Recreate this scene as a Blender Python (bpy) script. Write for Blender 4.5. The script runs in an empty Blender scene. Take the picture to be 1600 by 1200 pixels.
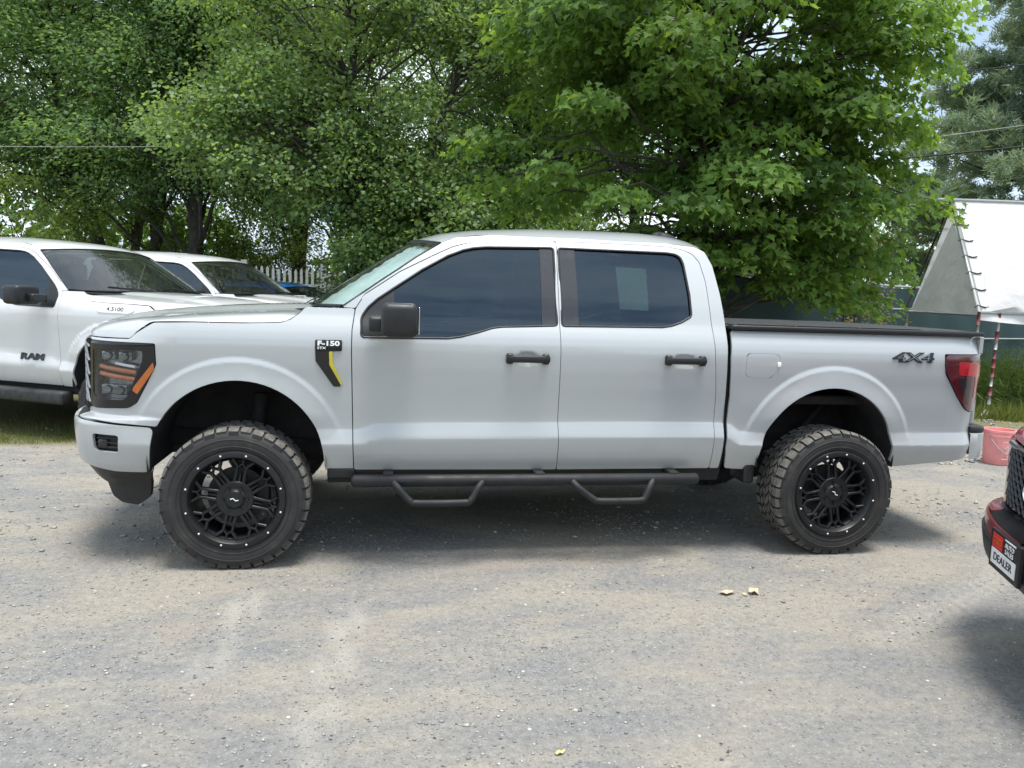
import bpy, bmesh, math, random
import numpy as np
from mathutils import Vector, Matrix, Euler
from mathutils.geometry import tessellate_polygon

# ------------------------------------------------------------------ camera, sky, sun, exposure
scene = bpy.context.scene
COL = scene.collection
rng = random.Random(7)
cam_d = bpy.data.cameras.new("camera"); cam = bpy.data.objects.new("camera", cam_d); COL.objects.link(cam)
scene.camera = cam
cam_d.sensor_fit = 'HORIZONTAL'; cam_d.sensor_width = 36.0; cam_d.lens = 27.045
cam_d.clip_start = .05; cam_d.clip_end = 900
CY, CP, CR = .1754, .1135, .0352
fw = Vector((math.sin(CY)*math.cos(CP), math.cos(CY)*math.cos(CP), -math.sin(CP)))
rt = Vector((math.cos(CY), -math.sin(CY), 0)); up = rt.cross(fw)
r2 = rt*math.cos(CR)+up*math.sin(CR); u2 = up*math.cos(CR)-rt*math.sin(CR)
mw = Matrix((r2, u2, -fw)).transposed().to_4x4(); mw.translation = Vector((.7759, -4.3933, 1.5904))
cam.matrix_world = mw

SUN_EL, SUN_AZ = math.radians(80), math.radians(158)      # almost overhead, a little to the right and on the camera's side
world = bpy.data.worlds.new("World"); scene.world = world; world.use_nodes = True
nt = world.node_tree; nt.nodes.clear()
def wn(t, **k):
    n = nt.nodes.new(t)
    for a, b in k.items(): setattr(n, a, b)
    return n
sky = wn('ShaderNodeTexSky', sky_type='NISHITA', sun_disc=False)
sky.sun_elevation = SUN_EL; sky.sun_rotation = SUN_AZ; sky.air_density = 1.3; sky.dust_density = 2.0
bg1 = wn('ShaderNodeBackground'); bg1.inputs['Strength'].default_value = .11
nt.links.new(sky.outputs[0], bg1.inputs[0])
tc = wn('ShaderNodeTexCoord'); mp = wn('ShaderNodeMapping'); mp.inputs['Scale'].default_value = (1, 1, 2.6)
nz = wn('ShaderNodeTexNoise'); nz.inputs['Scale'].default_value = 2.2; nz.inputs['Detail'].default_value = 7; nz.inputs['Roughness'].default_value = .55
nt.links.new(tc.outputs['Generated'], mp.inputs[0]); nt.links.new(mp.outputs[0], nz.inputs['Vector'])
cov = wn('ShaderNodeValToRGB'); cov.color_ramp.elements[0].position = .30; cov.color_ramp.elements[1].position = .52
cov.color_ramp.elements[0].color = (.45, .45, .45, 1); cov.color_ramp.elements[1].color = (1, 1, 1, 1)
nt.links.new(nz.outputs[0], cov.inputs[0])
cc = wn('ShaderNodeValToRGB'); cc.color_ramp.elements[0].position = .36; cc.color_ramp.elements[1].position = .66
cc.color_ramp.elements[0].color = (.42, .54, .70, 1); cc.color_ramp.elements[1].color = (.87, .94, 1.0, 1)
nt.links.new(nz.outputs[0], cc.inputs[0])
bg2 = wn('ShaderNodeBackground'); bg2.inputs['Strength'].default_value = 1.2
nt.links.new(cc.outputs[0], bg2.inputs[0])
mx = wn('ShaderNodeMixShader'); nt.links.new(cov.outputs[0], mx.inputs[0]); nt.links.new(bg1.outputs[0], mx.inputs[1]); nt.links.new(bg2.outputs[0], mx.inputs[2])
wo = wn('ShaderNodeOutputWorld'); nt.links.new(mx.outputs[0], wo.inputs[0])

sd = bpy.data.lights.new("sun", 'SUN'); sd.energy = 3.3; sd.angle = math.radians(20); sd.color = (1, .95, .88)
sun = bpy.data.objects.new("sun", sd); COL.objects.link(sun)
sdir = Vector((math.sin(SUN_AZ)*math.cos(SUN_EL), math.cos(SUN_AZ)*math.cos(SUN_EL), math.sin(SUN_EL)))
sun.rotation_euler = sdir.to_track_quat('Z', 'Y').to_euler(); sun.location = (6, 10, 20)
scene.view_settings.view_transform = 'Standard'; scene.view_settings.look = 'None'
scene.view_settings.exposure = .6; scene.view_settings.gamma = 1.0; scene.view_settings.use_curve_mapping = False
scene.cycles.max_bounces = 8; scene.cycles.transparent_max_bounces = 12; scene.cycles.caustics_reflective = False; scene.cycles.caustics_refractive = False
# ------------------------------------------------------------------ body surface maths
def lerp(a,b,t): return a+(b-a)*t
def sst(a,b,x):
    t=min(1,max(0,(x-a)/(b-a))) if b!=a else float(x>=a)
    return t*t*(3-2*t)
def interp(pts,x):
    """smooth (monotone cubic) interpolation through (x,y) points"""
    if x<=pts[0][0]: return pts[0][1]
    if x>=pts[-1][0]: return pts[-1][1]
    n=len(pts)
    for i in range(n-1):
        if x<=pts[i+1][0]: break
    def sl(j): return (pts[j+1][1]-pts[j][1])/(pts[j+1][0]-pts[j][0])
    def tg(j):
        if j==0: return sl(0)
        if j==n-1: return sl(n-2)
        a,b=sl(j-1),sl(j)
        if a*b<=0: return 0.0
        return 2*a*b/(a+b)
    h=pts[i+1][0]-pts[i][0]; t=(x-pts[i][0])/h
    t2=t*t;t3=t2*t
    return (2*t3-3*t2+1)*pts[i][1]+(t3-2*t2+t)*h*tg(i)+(-2*t3+3*t2)*pts[i+1][1]+(t3-t2)*h*tg(i+1)
def catmull(P,n=12):
    out=[]
    for i in range(len(P)-1):
        p0=P[max(0,i-1)];p1=P[i];p2=P[i+1];p3=P[min(len(P)-1,i+2)]
        for k in range(n):
            t=k/n
            out.append(tuple(.5*((2*b)+(-a+c)*t+(2*a-5*b+4*c-d)*t*t+(-a+3*b-3*c+d)*t**3) for a,b,c,d in zip(p0,p1,p2,p3)))
    out.append(tuple(P[-1])); return out
class Body:
    """side surface of a vehicle: (u,z) -> point.  x runs from the front axle to the tail, y from the near flank inward"""
    def __init__(s,plan,yprof,fprof,arches,W,ref=.062,crease=None,rear=None):
        s.path=catmull(plan,10); s.x0=plan[0][0]; s.ref=ref
        s.L=[0]
        for a,b in zip(s.path,s.path[1:]): s.L.append(s.L[-1]+math.dist(a,b))
        s.yprof=yprof; s.fprof=fprof; s.arches=arches; s.W=W; s.crease=crease; s.rear=rear
        s.umin=s.x0-s.L[-1]; s.dents=[]
    def off(s,u,z):
        zz=z
        if s.crease:
            sh=interp(s.crease,u); zz=z-sh*sst(.60,.74,z)*(1-sst(.92,1.10,z))
        o=interp(s.yprof,zz)
        for cx,cz,r,rf,h in s.arches:
            dx,dz=u-cx,z-cz; d=math.hypot(dx,dz)
            if d<rf+.2:
                w=sst(cz+.10,cz+.30,z)
                k=(1-sst(rf-.022,rf+.016,d))*.30+.70*(1-sst(r-.06,rf+.0,d))
                o-=h*k*w
                # lower lips stay flush with the tyre face
        if s.rear: o+=interp(s.rear,u)
        for du,dz_,ru,rz_,dp in s.dents:
            q=((u-du)/ru)**2+((z-dz_)/rz_)**2
            if q<1: o+=dp*(1-q)**1.5*1.2
        return o
    def plan(s,u):
        if u>=s.x0: return (u,s.ref),(0.0,1.0)
        d=min(s.x0-u,s.L[-1])
        lo,hi=0,len(s.L)-1
        while hi-lo>1:
            m=(lo+hi)//2
            if s.L[m]<=d: lo=m
            else: hi=m
        t=(d-s.L[lo])/max(1e-9,s.L[hi]-s.L[lo])
        def tan(i):
            a=s.path[max(0,i-1)];b=s.path[min(len(s.path)-1,i+1)]
            l=math.dist(a,b); return ((b[0]-a[0])/l,(b[1]-a[1])/l)
        ta,tb=tan(lo),tan(hi)
        tx,ty=lerp(ta[0],tb[0],t),lerp(ta[1],tb[1],t); l=math.hypot(tx,ty); tx/=l;ty/=l
        p=(lerp(s.path[lo][0],s.path[hi][0],t),lerp(s.path[lo][1],s.path[hi][1],t))
        return p,(ty,-tx) if ty>0 or True else None
    def M(s,u,z,d=0.0):
        """point on the skin, pushed d inward"""
        p,n=s.plan(u)
        o=s.off(u,z)-s.ref+d
        w=sst(0,1,(s.x0-u)/.55) if u<s.x0 else 0
        if w: o=o*(1-w)+w*(interp(s.fprof,z)+d)
        return (p[0]+n[0]*o,p[1]+n[1]*o,z)
# ------------------------------------------------------------------ helpers
def tag(o, label=None, cat=None, group=None, kind=None):
    if label: o['label'] = label
    if cat: o['category'] = cat
    if group: o['group'] = group
    if kind: o['kind'] = kind
    return o
class Frame:
    """a thing's local frame: shapes are drawn in it, scaled, then hung under an Empty"""
    def __init__(s, origin=(0, 0, 0), scale=(1, 1, 1)): s.o = Vector(origin); s.s = scale
FR = {}
def empty(name, loc, rz=0, frame=None, parent=None):
    o = bpy.data.objects.new(name, None); COL.objects.link(o); o.location = loc; o.rotation_euler = (0, 0, rz)
    o.empty_display_size = .1
    FR[o] = frame or Frame()
    if parent: o.parent = parent
    return o
def root_frame(p):
    while p is not None:
        if p in FR: return FR[p]
        p = p.parent
    return None
def link(name, me, m=None, parent=None):
    o = bpy.data.objects.new(name, me); COL.objects.link(o)
    if m is not None:
        for x in (m if isinstance(m, (list, tuple)) else [m]): me.materials.append(x)
    if parent: o.parent = parent
    return o
def fix(me, parent):
    f = root_frame(parent)
    if f: me.transform(Matrix.Diagonal((*f.s, 1)) @ Matrix.Translation(-f.o))
def obj(name, V, F, m, parent=None, smooth=False, angle=None, normals=None, mats=None):
    me = bpy.data.meshes.new(name); me.from_pydata([tuple(v) for v in V], [], F)
    if smooth or angle is not None or normals is not None:
        me.polygons.foreach_set('use_smooth', [True]*len(me.polygons))
    if angle is not None: me.set_sharp_from_angle(angle=math.radians(angle))
    if mats is not None: me.polygons.foreach_set('material_index', mats)
    if parent: fix(me, parent)
    if normals is not None: me.normals_split_custom_set_from_vertices([tuple(n) for n in normals])
    me.update()
    return link(name, me, m, parent)
class MB:
    """collects several pieces into one mesh"""
    def __init__(s): s.V = []; s.F = []; s.I = []
    def add(s, V, F, i=0):
        n = len(s.V); s.V += [tuple(v) for v in V]; s.F += [tuple(a+n for a in f) for f in F]; s.I += [i]*len(F); return s
    def box(s, c, d, r=0.0, rot=None, i=0):
        V, F = box_vf(d, r)
        R = rot.to_matrix() if rot else Matrix.Identity(3)
        return s.add([R@Vector(v)+Vector(c) for v in V], F, i)
    def tube(s, pts, r, n=8, closed=False, i=0, caps=True):
        return s.add(*tube_vf(pts, r, n, closed, caps), i)
    def build(s, name, m, parent=None, smooth=False, angle=40): 
        return obj(name, s.V, s.F, m, parent, angle=angle, mats=s.I if any(s.I) else None)
def box_vf(d, r=0.0):
    x, y, z = d[0]/2, d[1]/2, d[2]/2
    if r <= 0:
        V = [(-x,-y,-z),(x,-y,-z),(x,y,-z),(-x,y,-z),(-x,-y,z),(x,-y,z),(x,y,z),(-x,y,z)]
        return V, [(0,3,2,1),(4,5,6,7),(0,1,5,4),(1,2,6,5),(2,3,7,6),(3,0,4,7)]
    r = min(r, x*.98, y*.98, z*.98)
    bm = bmesh.new(); bmesh.ops.create_cube(bm, size=1)
    for v in bm.verts: v.co = Vector((v.co.x*2*x, v.co.y*2*y, v.co.z*2*z))
    bmesh.ops.bevel(bm, geom=bm.edges[:], offset=r, segments=3, affect='EDGES', profile=.5)
    bm.verts.index_update()
    V = [tuple(v.co) for v in bm.verts]; F = [tuple(v.index for v in f.verts) for f in bm.faces]; bm.free()
    return V, F
def tube_vf(pts, r, n=8, closed=False, caps=True):
    P = [Vector(p) for p in pts]; R = r if isinstance(r, (list, tuple)) else [r]*len(P)
    m = len(P); V = []; F = []
    prev = None
    for i in range(m):
        if closed: t = P[(i+1) % m]-P[i-1]
        else: t = P[min(i+1, m-1)]-P[max(i-1, 0)]
        if t.length < 1e-9: t = Vector((0, 0, 1))
        t.normalize()
        if prev is None:
            a = Vector((0, 0, 1)) if abs(t.z) < .9 else Vector((1, 0, 0))
            nx = t.cross(a).normalized()
        else:
            nx = prev-t*prev.dot(t)
            nx = nx.normalized() if nx.length > 1e-6 else t.orthogonal().normalized()
        prev = nx; ny = t.cross(nx)
        for k in range(n):
            a = 2*math.pi*k/n
            V.append(P[i]+(nx*math.cos(a)+ny*math.sin(a))*R[i])
    for i in range(m if closed else m-1):
        j = (i+1) % m
        for k in range(n):
            F.append((i*n+k, j*n+k, j*n+(k+1) % n, i*n+(k+1) % n)[::-1])
    if caps and not closed:
        F.append(tuple(range(n))); F.append(tuple((m-1)*n+k for k in range(n))[::-1])
    return V, F
def lathe_vf(prof, n=64, axis='y', c=(0, 0, 0)):
    """prof: (radius, depth) pairs, spun round the axle through c"""
    V = []; F = []; m = len(prof)
    for k in range(n):
        a = 2*math.pi*k/n
        for r, d in prof:
            V.append((c[0]+r*math.cos(a), c[1]+d, c[2]+r*math.sin(a)))
    for k in range(n):
        k2 = (k+1) % n
        for i in range(m-1):
            F.append((k*m+i, k*m+i+1, k2*m+i+1, k2*m+i))
    return V, F
def fil(P, r, seg=3):
    """round the corners of a closed polygon"""
    out = []; n = len(P)
    for i in range(n):
        a, b, c = Vector(P[i-1]), Vector(P[i]), Vector(P[(i+1) % n])
        l1, l2 = (a-b).length, (c-b).length
        if l1 < 1e-6 or l2 < 1e-6: continue
        d = min(r, l1*.45, l2*.45)
        cs = (a-b).normalized().dot((c-b).normalized())
        if cs < -.985: out.append(tuple(b)); continue
        p, q = b+(a-b).normalized()*d, b+(c-b).normalized()*d
        for k in range(seg+1):
            t = k/seg; out.append(tuple(p*(1-t)**2+b*2*t*(1-t)+q*t*t))
    return out
def arc(cx, cz, r, a0, a1, n=28):
    return [(cx+r*math.cos(math.radians(a0+(a1-a0)*k/n)), cz+r*math.sin(math.radians(a0+(a1-a0)*k/n))) for k in range(n+1)]
def area(P): return .5*sum(a[0]*b[1]-b[0]*a[1] for a, b in zip(P, P[1:]+P[:1]))
def loft(rows, m, name, parent, closed=False, angle=35, flip=False):
    V = []; F = []; n = len(rows[0])
    for r in rows: V += [tuple(p) for p in r]
    for i in range(len(rows)-1):
        for k in range(n if closed else n-1):
            f = (i*n+k, i*n+(k+1) % n, (i+1)*n+(k+1) % n, (i+1)*n+k)
            F.append(f[::-1] if flip else f)
    return obj(name, V, F, m, parent, angle=angle)
def panel_vf(outline, holes, M, step=.03, rim=.02, d=0.0, zextra=(), smooth_n=True):
    """a skin panel cut from the body surface M(u, z): faces, rolled-in rim, analytic normals"""
    rings = [outline if area(outline) > 0 else outline[::-1]]+[h if area(h) < 0 else h[::-1] for h in holes]
    tris = tessellate_polygon([[Vector((p[0], p[1], 0)) for p in r] for r in rings])
    flat = [p for r in rings for p in r]
    bm = bmesh.new(); vs = [bm.verts.new((p[0], p[1], 0)) for p in flat]
    for t in tris:
        try: bm.faces.new([vs[i] for i in t])
        except ValueError: pass
    if step:
        us = [p[0] for p in flat]; zs = [p[1] for p in flat]
        k = math.floor(min(us)/step)
        cuts = []
        while k*step < max(us):
            cuts.append(((k*step+.0007, 0, 0), (1, 0, 0))); k += 1
        k = math.floor(min(zs)/step)
        while k*step < max(zs):
            cuts.append(((0, k*step+.0007, 0), (0, 1, 0))); k += 1
        for z in zextra:
            if min(zs) < z < max(zs): cuts.append(((0, z, 0), (0, 1, 0)))
        for co, no in cuts:
            bmesh.ops.bisect_plane(bm, geom=bm.verts[:]+bm.edges[:]+bm.faces[:], dist=1e-5, plane_co=co, plane_no=no)
    bm.verts.index_update()
    uv = [(v.co.x, v.co.y) for v in bm.verts]
    F = []
    for f in bm.faces:
        ix = [v.index for v in f.verts]
        F.append(tuple(ix if f.normal.z > 0 else ix[::-1]))
    be = []
    for e in bm.edges:
        if len(e.link_faces) == 1:
            l = e.link_loops[0]; a, b = l.vert.index, l.link_loop_next.vert.index
            if l.face.normal.z < 0: a, b = b, a
            be.append((a, b))
    bm.free()
    V = []; N = []
    for u, z in uv:
        p = Vector(M(u, z, d)); h = .0025
        du = Vector(M(u+h, z, d))-Vector(M(u-h, z, d)); dz = Vector(M(u, z+h, d))-Vector(M(u, z-h, d))
        n = du.cross(dz); n = n.normalized() if n.length > 1e-9 else Vector((0, -1, 0))
        V.append(p); N.append(n)
    if rim:
        for a, b in be:
            e = V[b]-V[a]; nn = (N[a]+N[b]).normalized(); o = e.cross(nn)
            if o.length < 1e-9: continue
            o.normalize(); k = len(V)
            # a 3 mm rolled lip, then the return flange
            q = .0025
            V += [V[a].copy(), V[b].copy(), V[b]+o*q*.6-N[b]*q, V[a]+o*q*.6-N[a]*q, V[b]+o*q*.6-N[b]*q, V[a]+o*q*.6-N[a]*q, V[b]-N[b]*rim, V[a]-N[a]*rim]
            g = (o+nn).normalized()
            N += [N[a], N[b], g, g, o, o, o, o]
            F += [(k+1, k, k+3, k+2), (k+4, k+5, k+7, k+6)]
    return V, F, N
def mirror_vfn(V, F, N, W):
    return [Vector((v.x, W-v.y, v.z)) for v in V], [f[::-1] for f in F], [Vector((n.x, -n.y, n.z)) for n in N]
def text_vf(s, size, ext, sx=1.0, align='CENTER', shear=0.0, offset=0.0):
    c = bpy.data.curves.new('t', 'FONT'); c.body = s; c.size = size; c.extrude = ext; c.align_x = align; c.align_y = 'CENTER'; c.shear = shear; c.offset = offset
    c.resolution_u = 3
    o = bpy.data.objects.new('t', c); COL.objects.link(o)
    dg = bpy.context.evaluated_depsgraph_get(); me = bpy.data.meshes.new_from_object(o.evaluated_get(dg))
    V = [(v.co.x*sx, v.co.y, v.co.z) for v in me.vertices]; F = [tuple(p.vertices) for p in me.polygons]
    bpy.data.objects.remove(o); bpy.data.curves.remove(c); bpy.data.meshes.remove(me)
    return V, F

# ------------------------------------------------------------------ materials
MT = {}
def nodes(name):
    m = bpy.data.materials.new(name); m.use_nodes = True; t = m.node_tree; t.nodes.clear()
    out = t.nodes.new('ShaderNodeOutputMaterial'); MT[name] = m
    def N(ty, ins=None, **k):
        n = t.nodes.new(ty)
        for a, b in k.items(): setattr(n, a, b)
        for a, b in (ins or {}).items():
            if isinstance(b, bpy.types.NodeSocket): t.links.new(b, n.inputs[a])
            else: n.inputs[a].default_value = b
        return n
    return m, t, N, out
def c4(c): return (c[0], c[1], c[2], 1)
def ramp(N, fac, stops, interp_='LINEAR'):
    r = N('ShaderNodeValToRGB', {0: fac}); r.color_ramp.interpolation = interp_
    el = r.color_ramp.elements
    while len(el) < len(stops): el.new(.5)
    for e, (p, c) in zip(el, stops): e.position = p; e.color = c4(c) if len(c) == 3 else c
    return r.outputs[0]
def mixc(N, f, a, b, mode='MIX'):
    n = N('ShaderNodeMix', data_type='RGBA', blend_type=mode)
    t = n.id_data
    for sock, v in ((n.inputs[0], f), (n.inputs[6], a), (n.inputs[7], b)):
        if isinstance(v, bpy.types.NodeSocket): t.links.new(v, sock)
        else: sock.default_value = v if not isinstance(v, tuple) or len(v) == 4 else c4(v)
    return n.outputs[2]
def noise(N, vec, scale, detail=4, rough=.5, dist=0.0):
    return N('ShaderNodeTexNoise', {'Vector': vec, 'Scale': scale, 'Detail': detail, 'Roughness': rough, 'Distortion': dist}).outputs[0]
def simple(name, col, rough=.5, metal=0.0, coat=0.0, var=.12, vscale=18, bump=0.0, bscale=300, spec=.5, emit=None, coatr=.04):
    m, t, N, out = nodes(name)
    tc = N('ShaderNodeTexCoord').outputs['Object']
    n1 = noise(N, tc, vscale, 5, .6)
    lo = tuple(x*(1-var) for x in col); hi = tuple(min(1, x*(1+var)) for x in col)
    c = ramp(N, n1, [(.3, lo), (.7, hi)])
    rr = N('ShaderNodeMapRange', {'Value': noise(N, tc, vscale*.7, 4), 'From Min': .3, 'From Max': .7, 'To Min': max(.02, rough-.08), 'To Max': min(1, rough+.08)}).outputs[0]
    b = N('ShaderNodeBsdfPrincipled', {'Base Color': c, 'Roughness': rr, 'Metallic': metal, 'Coat Weight': coat, 'Coat Roughness': coatr, 'Specular IOR Level': spec})
    if bump:
        bn = N('ShaderNodeBump', {'Height': noise(N, tc, bscale, 3), 'Strength': bump, 'Distance': .002})
        t.links.new(bn.outputs[0], b.inputs['Normal'])
    t.links.new(b.outputs[0], out.inputs[0]); return m
def paint(name, col, dirt=(.33, .30, .25), metal=.25, flake=True):
    m, t, N, out = nodes(name)
    tc = N('ShaderNodeTexCoord').outputs['Object']
    geo = N('ShaderNodeNewGeometry')
    z = N('ShaderNodeSeparateXYZ', {0: N('ShaderNodeTexCoord').outputs['Object']}).outputs[2]
    low = N('ShaderNodeMapRange', {'Value': z, 'From Min': 1.05, 'From Max': .5, 'To Min': 0.0, 'To Max': 1.0}).outputs[0]
    nn = noise(N, tc, 5.5, 8, .68)
    m1 = N('ShaderNodeMath', {0: low, 1: nn}, operation='MULTIPLY').outputs[0]
    film = N('ShaderNodeMapRange', {'Value': m1, 'From Min': .22, 'From Max': .75, 'To Min': .03, 'To Max': .34}).outputs[0]
    spat = ramp(N, noise(N, tc, 90, 3, .7), [(.66, (0, 0, 0)), (.72, (1, 1, 1))])
    sp2 = N('ShaderNodeMath', {0: spat, 1: low}, operation='MULTIPLY').outputs[0]
    dm = N('ShaderNodeMath', {0: film, 1: N('ShaderNodeMath', {0: sp2, 1: .25}, operation='MULTIPLY').outputs[0]}, operation='ADD').outputs[0]
    c = mixc(N, dm, col, dirt)
    rg = N('ShaderNodeMapRange', {'Value': dm, 'From Min': 0.0, 'From Max': .5, 'To Min': .36, 'To Max': .62}).outputs[0]
    cw = N('ShaderNodeMapRange', {'Value': dm, 'From Min': 0.0, 'From Max': .5, 'To Min': 1.0, 'To Max': .35}).outputs[0]
    fl = N('ShaderNodeBump', {'Height': noise(N, tc, 900, 2), 'Strength': .03, 'Distance': .001}).outputs[0]
    peel = N('ShaderNodeBump', {'Height': noise(N, tc, 3.0, 2), 'Strength': .05, 'Distance': .02}).outputs[0]
    b = N('ShaderNodeBsdfPrincipled', {'Base Color': c, 'Roughness': rg, 'Metallic': metal, 'Coat Weight': cw, 'Coat Roughness': .045, 'Normal': fl, 'Coat Normal': peel})
    t.links.new(b.outputs[0], out.inputs[0]); return m
def glass(name, tint, rough=.01, dirt=.04, ior=1.5, gcol=(.95, .97, 1)):
    m, t, N, out = nodes(name)
    tc = N('ShaderNodeTexCoord').outputs['Object']
    tr = N('ShaderNodeBsdfTransparent', {0: c4(tint)})
    gl = N('ShaderNodeBsdfGlossy', {'Color': c4(gcol), 'Roughness': rough})
    df = N('ShaderNodeBsdfDiffuse', {'Color': (.35, .36, .35, 1)})
    fc = N('ShaderNodeLayerWeight', {'Blend': .5}).outputs['Facing']; F0 = 1.7*((ior-1)/(ior+1))**2
    fr = N('ShaderNodeMapRange', {'Value': N('ShaderNodeMath', {0: fc, 1: 5.0}, operation='POWER').outputs[0], 'To Min': F0, 'To Max': 1.0}).outputs[0]
    a = N('ShaderNodeMixShader', {0: fr, 1: tr.outputs[0], 2: gl.outputs[0]})
    dn = N('ShaderNodeMapRange', {'Value': noise(N, tc, 6, 6, .6), 'From Min': .35, 'From Max': .8, 'To Min': dirt*.3, 'To Max': dirt*1.8}).outputs[0]
    b = N('ShaderNodeMixShader', {0: dn, 1: a.outputs[0], 2: df.outputs[0]})
    t.links.new(b.outputs[0], out.inputs[0]); return m
def foliage(name, dark, light, trans=.42, gloss=.35):
    m, t, N, out = nodes(name)
    at = N('ShaderNodeAttribute', attribute_name='tint').outputs['Fac']
    c = ramp(N, at, [(0, dark), (.55, tuple((a+b)/2 for a, b in zip(dark, light))), (1, light)])
    b = N('ShaderNodeBsdfPrincipled', {'Base Color': c, 'Roughness': .5, 'Specular IOR Level': gloss})
    tcol = mixc(N, .5, c, tuple(min(1, a*b) for a, b in zip(light, (2.0, 1.7, .6))))
    tr = N('ShaderNodeBsdfTranslucent', {'Color': tcol})
    mx = N('ShaderNodeMixShader', {0: trans, 1: b.outputs[0], 2: tr.outputs[0]})
    t.links.new(mx.outputs[0], out.inputs[0]); return m

paint('grey_paint', (.435, .458, .472), metal=.15)
paint('white_paint', (.66, .68, .69), metal=0.0)
paint('red_paint', (.27, .010, .026), metal=.35)
paint('blue_paint', (.03, .24, .70), metal=.2)
simple('black_plastic', (.010, .011, .013), .45, var=.25, vscale=30, bump=.15)
simple('black_gloss', (.006, .007, .009), .14, coat=.1)
simple('pillar_gloss', (.022, .022, .026), .10, coat=.5)
simple('under_black', (.012, .012, .013), .8, var=.3)
simple('liner', (.022, .022, .023), .85, var=.4, vscale=9)
simple('steel_dark', (.05, .05, .05), .55, metal=.4, var=.4)
simple('chrome', (.7, .7, .72), .12, metal=1.0)
simple('grille_grey', (.30, .31, .32), .3, metal=.6)
simple('badge_white', (.85, .86, .88), .3)
simple('badge_blue', (.05, .12, .35), .3)
simple('badge_dark', (.035, .038, .042), .28, metal=.5)
simple('yellow', (.55, .47, .04), .4)
simple('amber', (.45, .115, .012), .25, coat=.8)
simple('lamp_white', (.75, .76, .78), .2, coat=.8)
simple('reflector', (.20, .22, .24), .18, metal=.9, var=.3, vscale=12)
simple('red_lens', (.42, .008, .02), .12, coat=1.0)
simple('red_lens_dark', (.075, .006, .012), .12, coat=1.0)
simple('smoke_lens', (.03, .018, .022), .12, coat=1.0)
simple('seat', (.03, .03, .033), .8, var=.2)
simple('step_bar_black', (.009, .010, .012), .62, var=.5, vscale=14, bump=.2, bscale=120)
simple('paper', (.7, .72, .7), .8)
simple('rivet', (.62, .62, .63), .3, metal=.0)
simple('wheel_black', (.014, .015, .017), .42, metal=.2, var=.3)
simple('tonneau', (.03, .031, .034), .6, var=.2, bump=.2)
glass('tinted_glass', (.10, .125, .14), ior=1.6, dirt=.012, gcol=(.52, .68, .84))
glass('clear_glass', (.80, .86, .84), dirt=.03, ior=1.6)
glass('lens_glass', (.85, .87, .88), dirt=.01)
simple('sunshade', (.70, .84, .90), .35, var=.2, vscale=5)
def _reflection_film():
    m, t, N, out = nodes('film')  # thin pale layer that paints a reflection onto the rear door glass
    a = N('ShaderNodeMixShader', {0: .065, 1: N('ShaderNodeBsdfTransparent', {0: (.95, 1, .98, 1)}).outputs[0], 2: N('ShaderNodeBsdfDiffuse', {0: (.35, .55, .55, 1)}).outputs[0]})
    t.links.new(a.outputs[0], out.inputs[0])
_reflection_film()
# tyre rubber: dusty on the blocks
def _rubber():
    m, t, N, out = nodes('rubber')
    tc = N('ShaderNodeTexCoord').outputs['Object']
    n1 = noise(N, tc, 7, 8, .7)
    c = ramp(N, n1, [(.3, (.018, .018, .020)), (.55, (.030, .029, .029)), (.8, (.075, .068, .06))])
    b = N('ShaderNodeBsdfPrincipled', {'Base Color': c, 'Roughness': .72})
    bn = N('ShaderNodeBump', {'Height': noise(N, tc, 220, 4, .6), 'Strength': .35, 'Distance': .002})
    t.links.new(bn.outputs[0], b.inputs['Normal']); t.links.new(b.outputs[0], out.inputs[0])
_rubber()
simple('rubber_dusty', (.125, .118, .105), .9, var=.45, vscale=25)
def M_(n): return MT[n]
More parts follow.
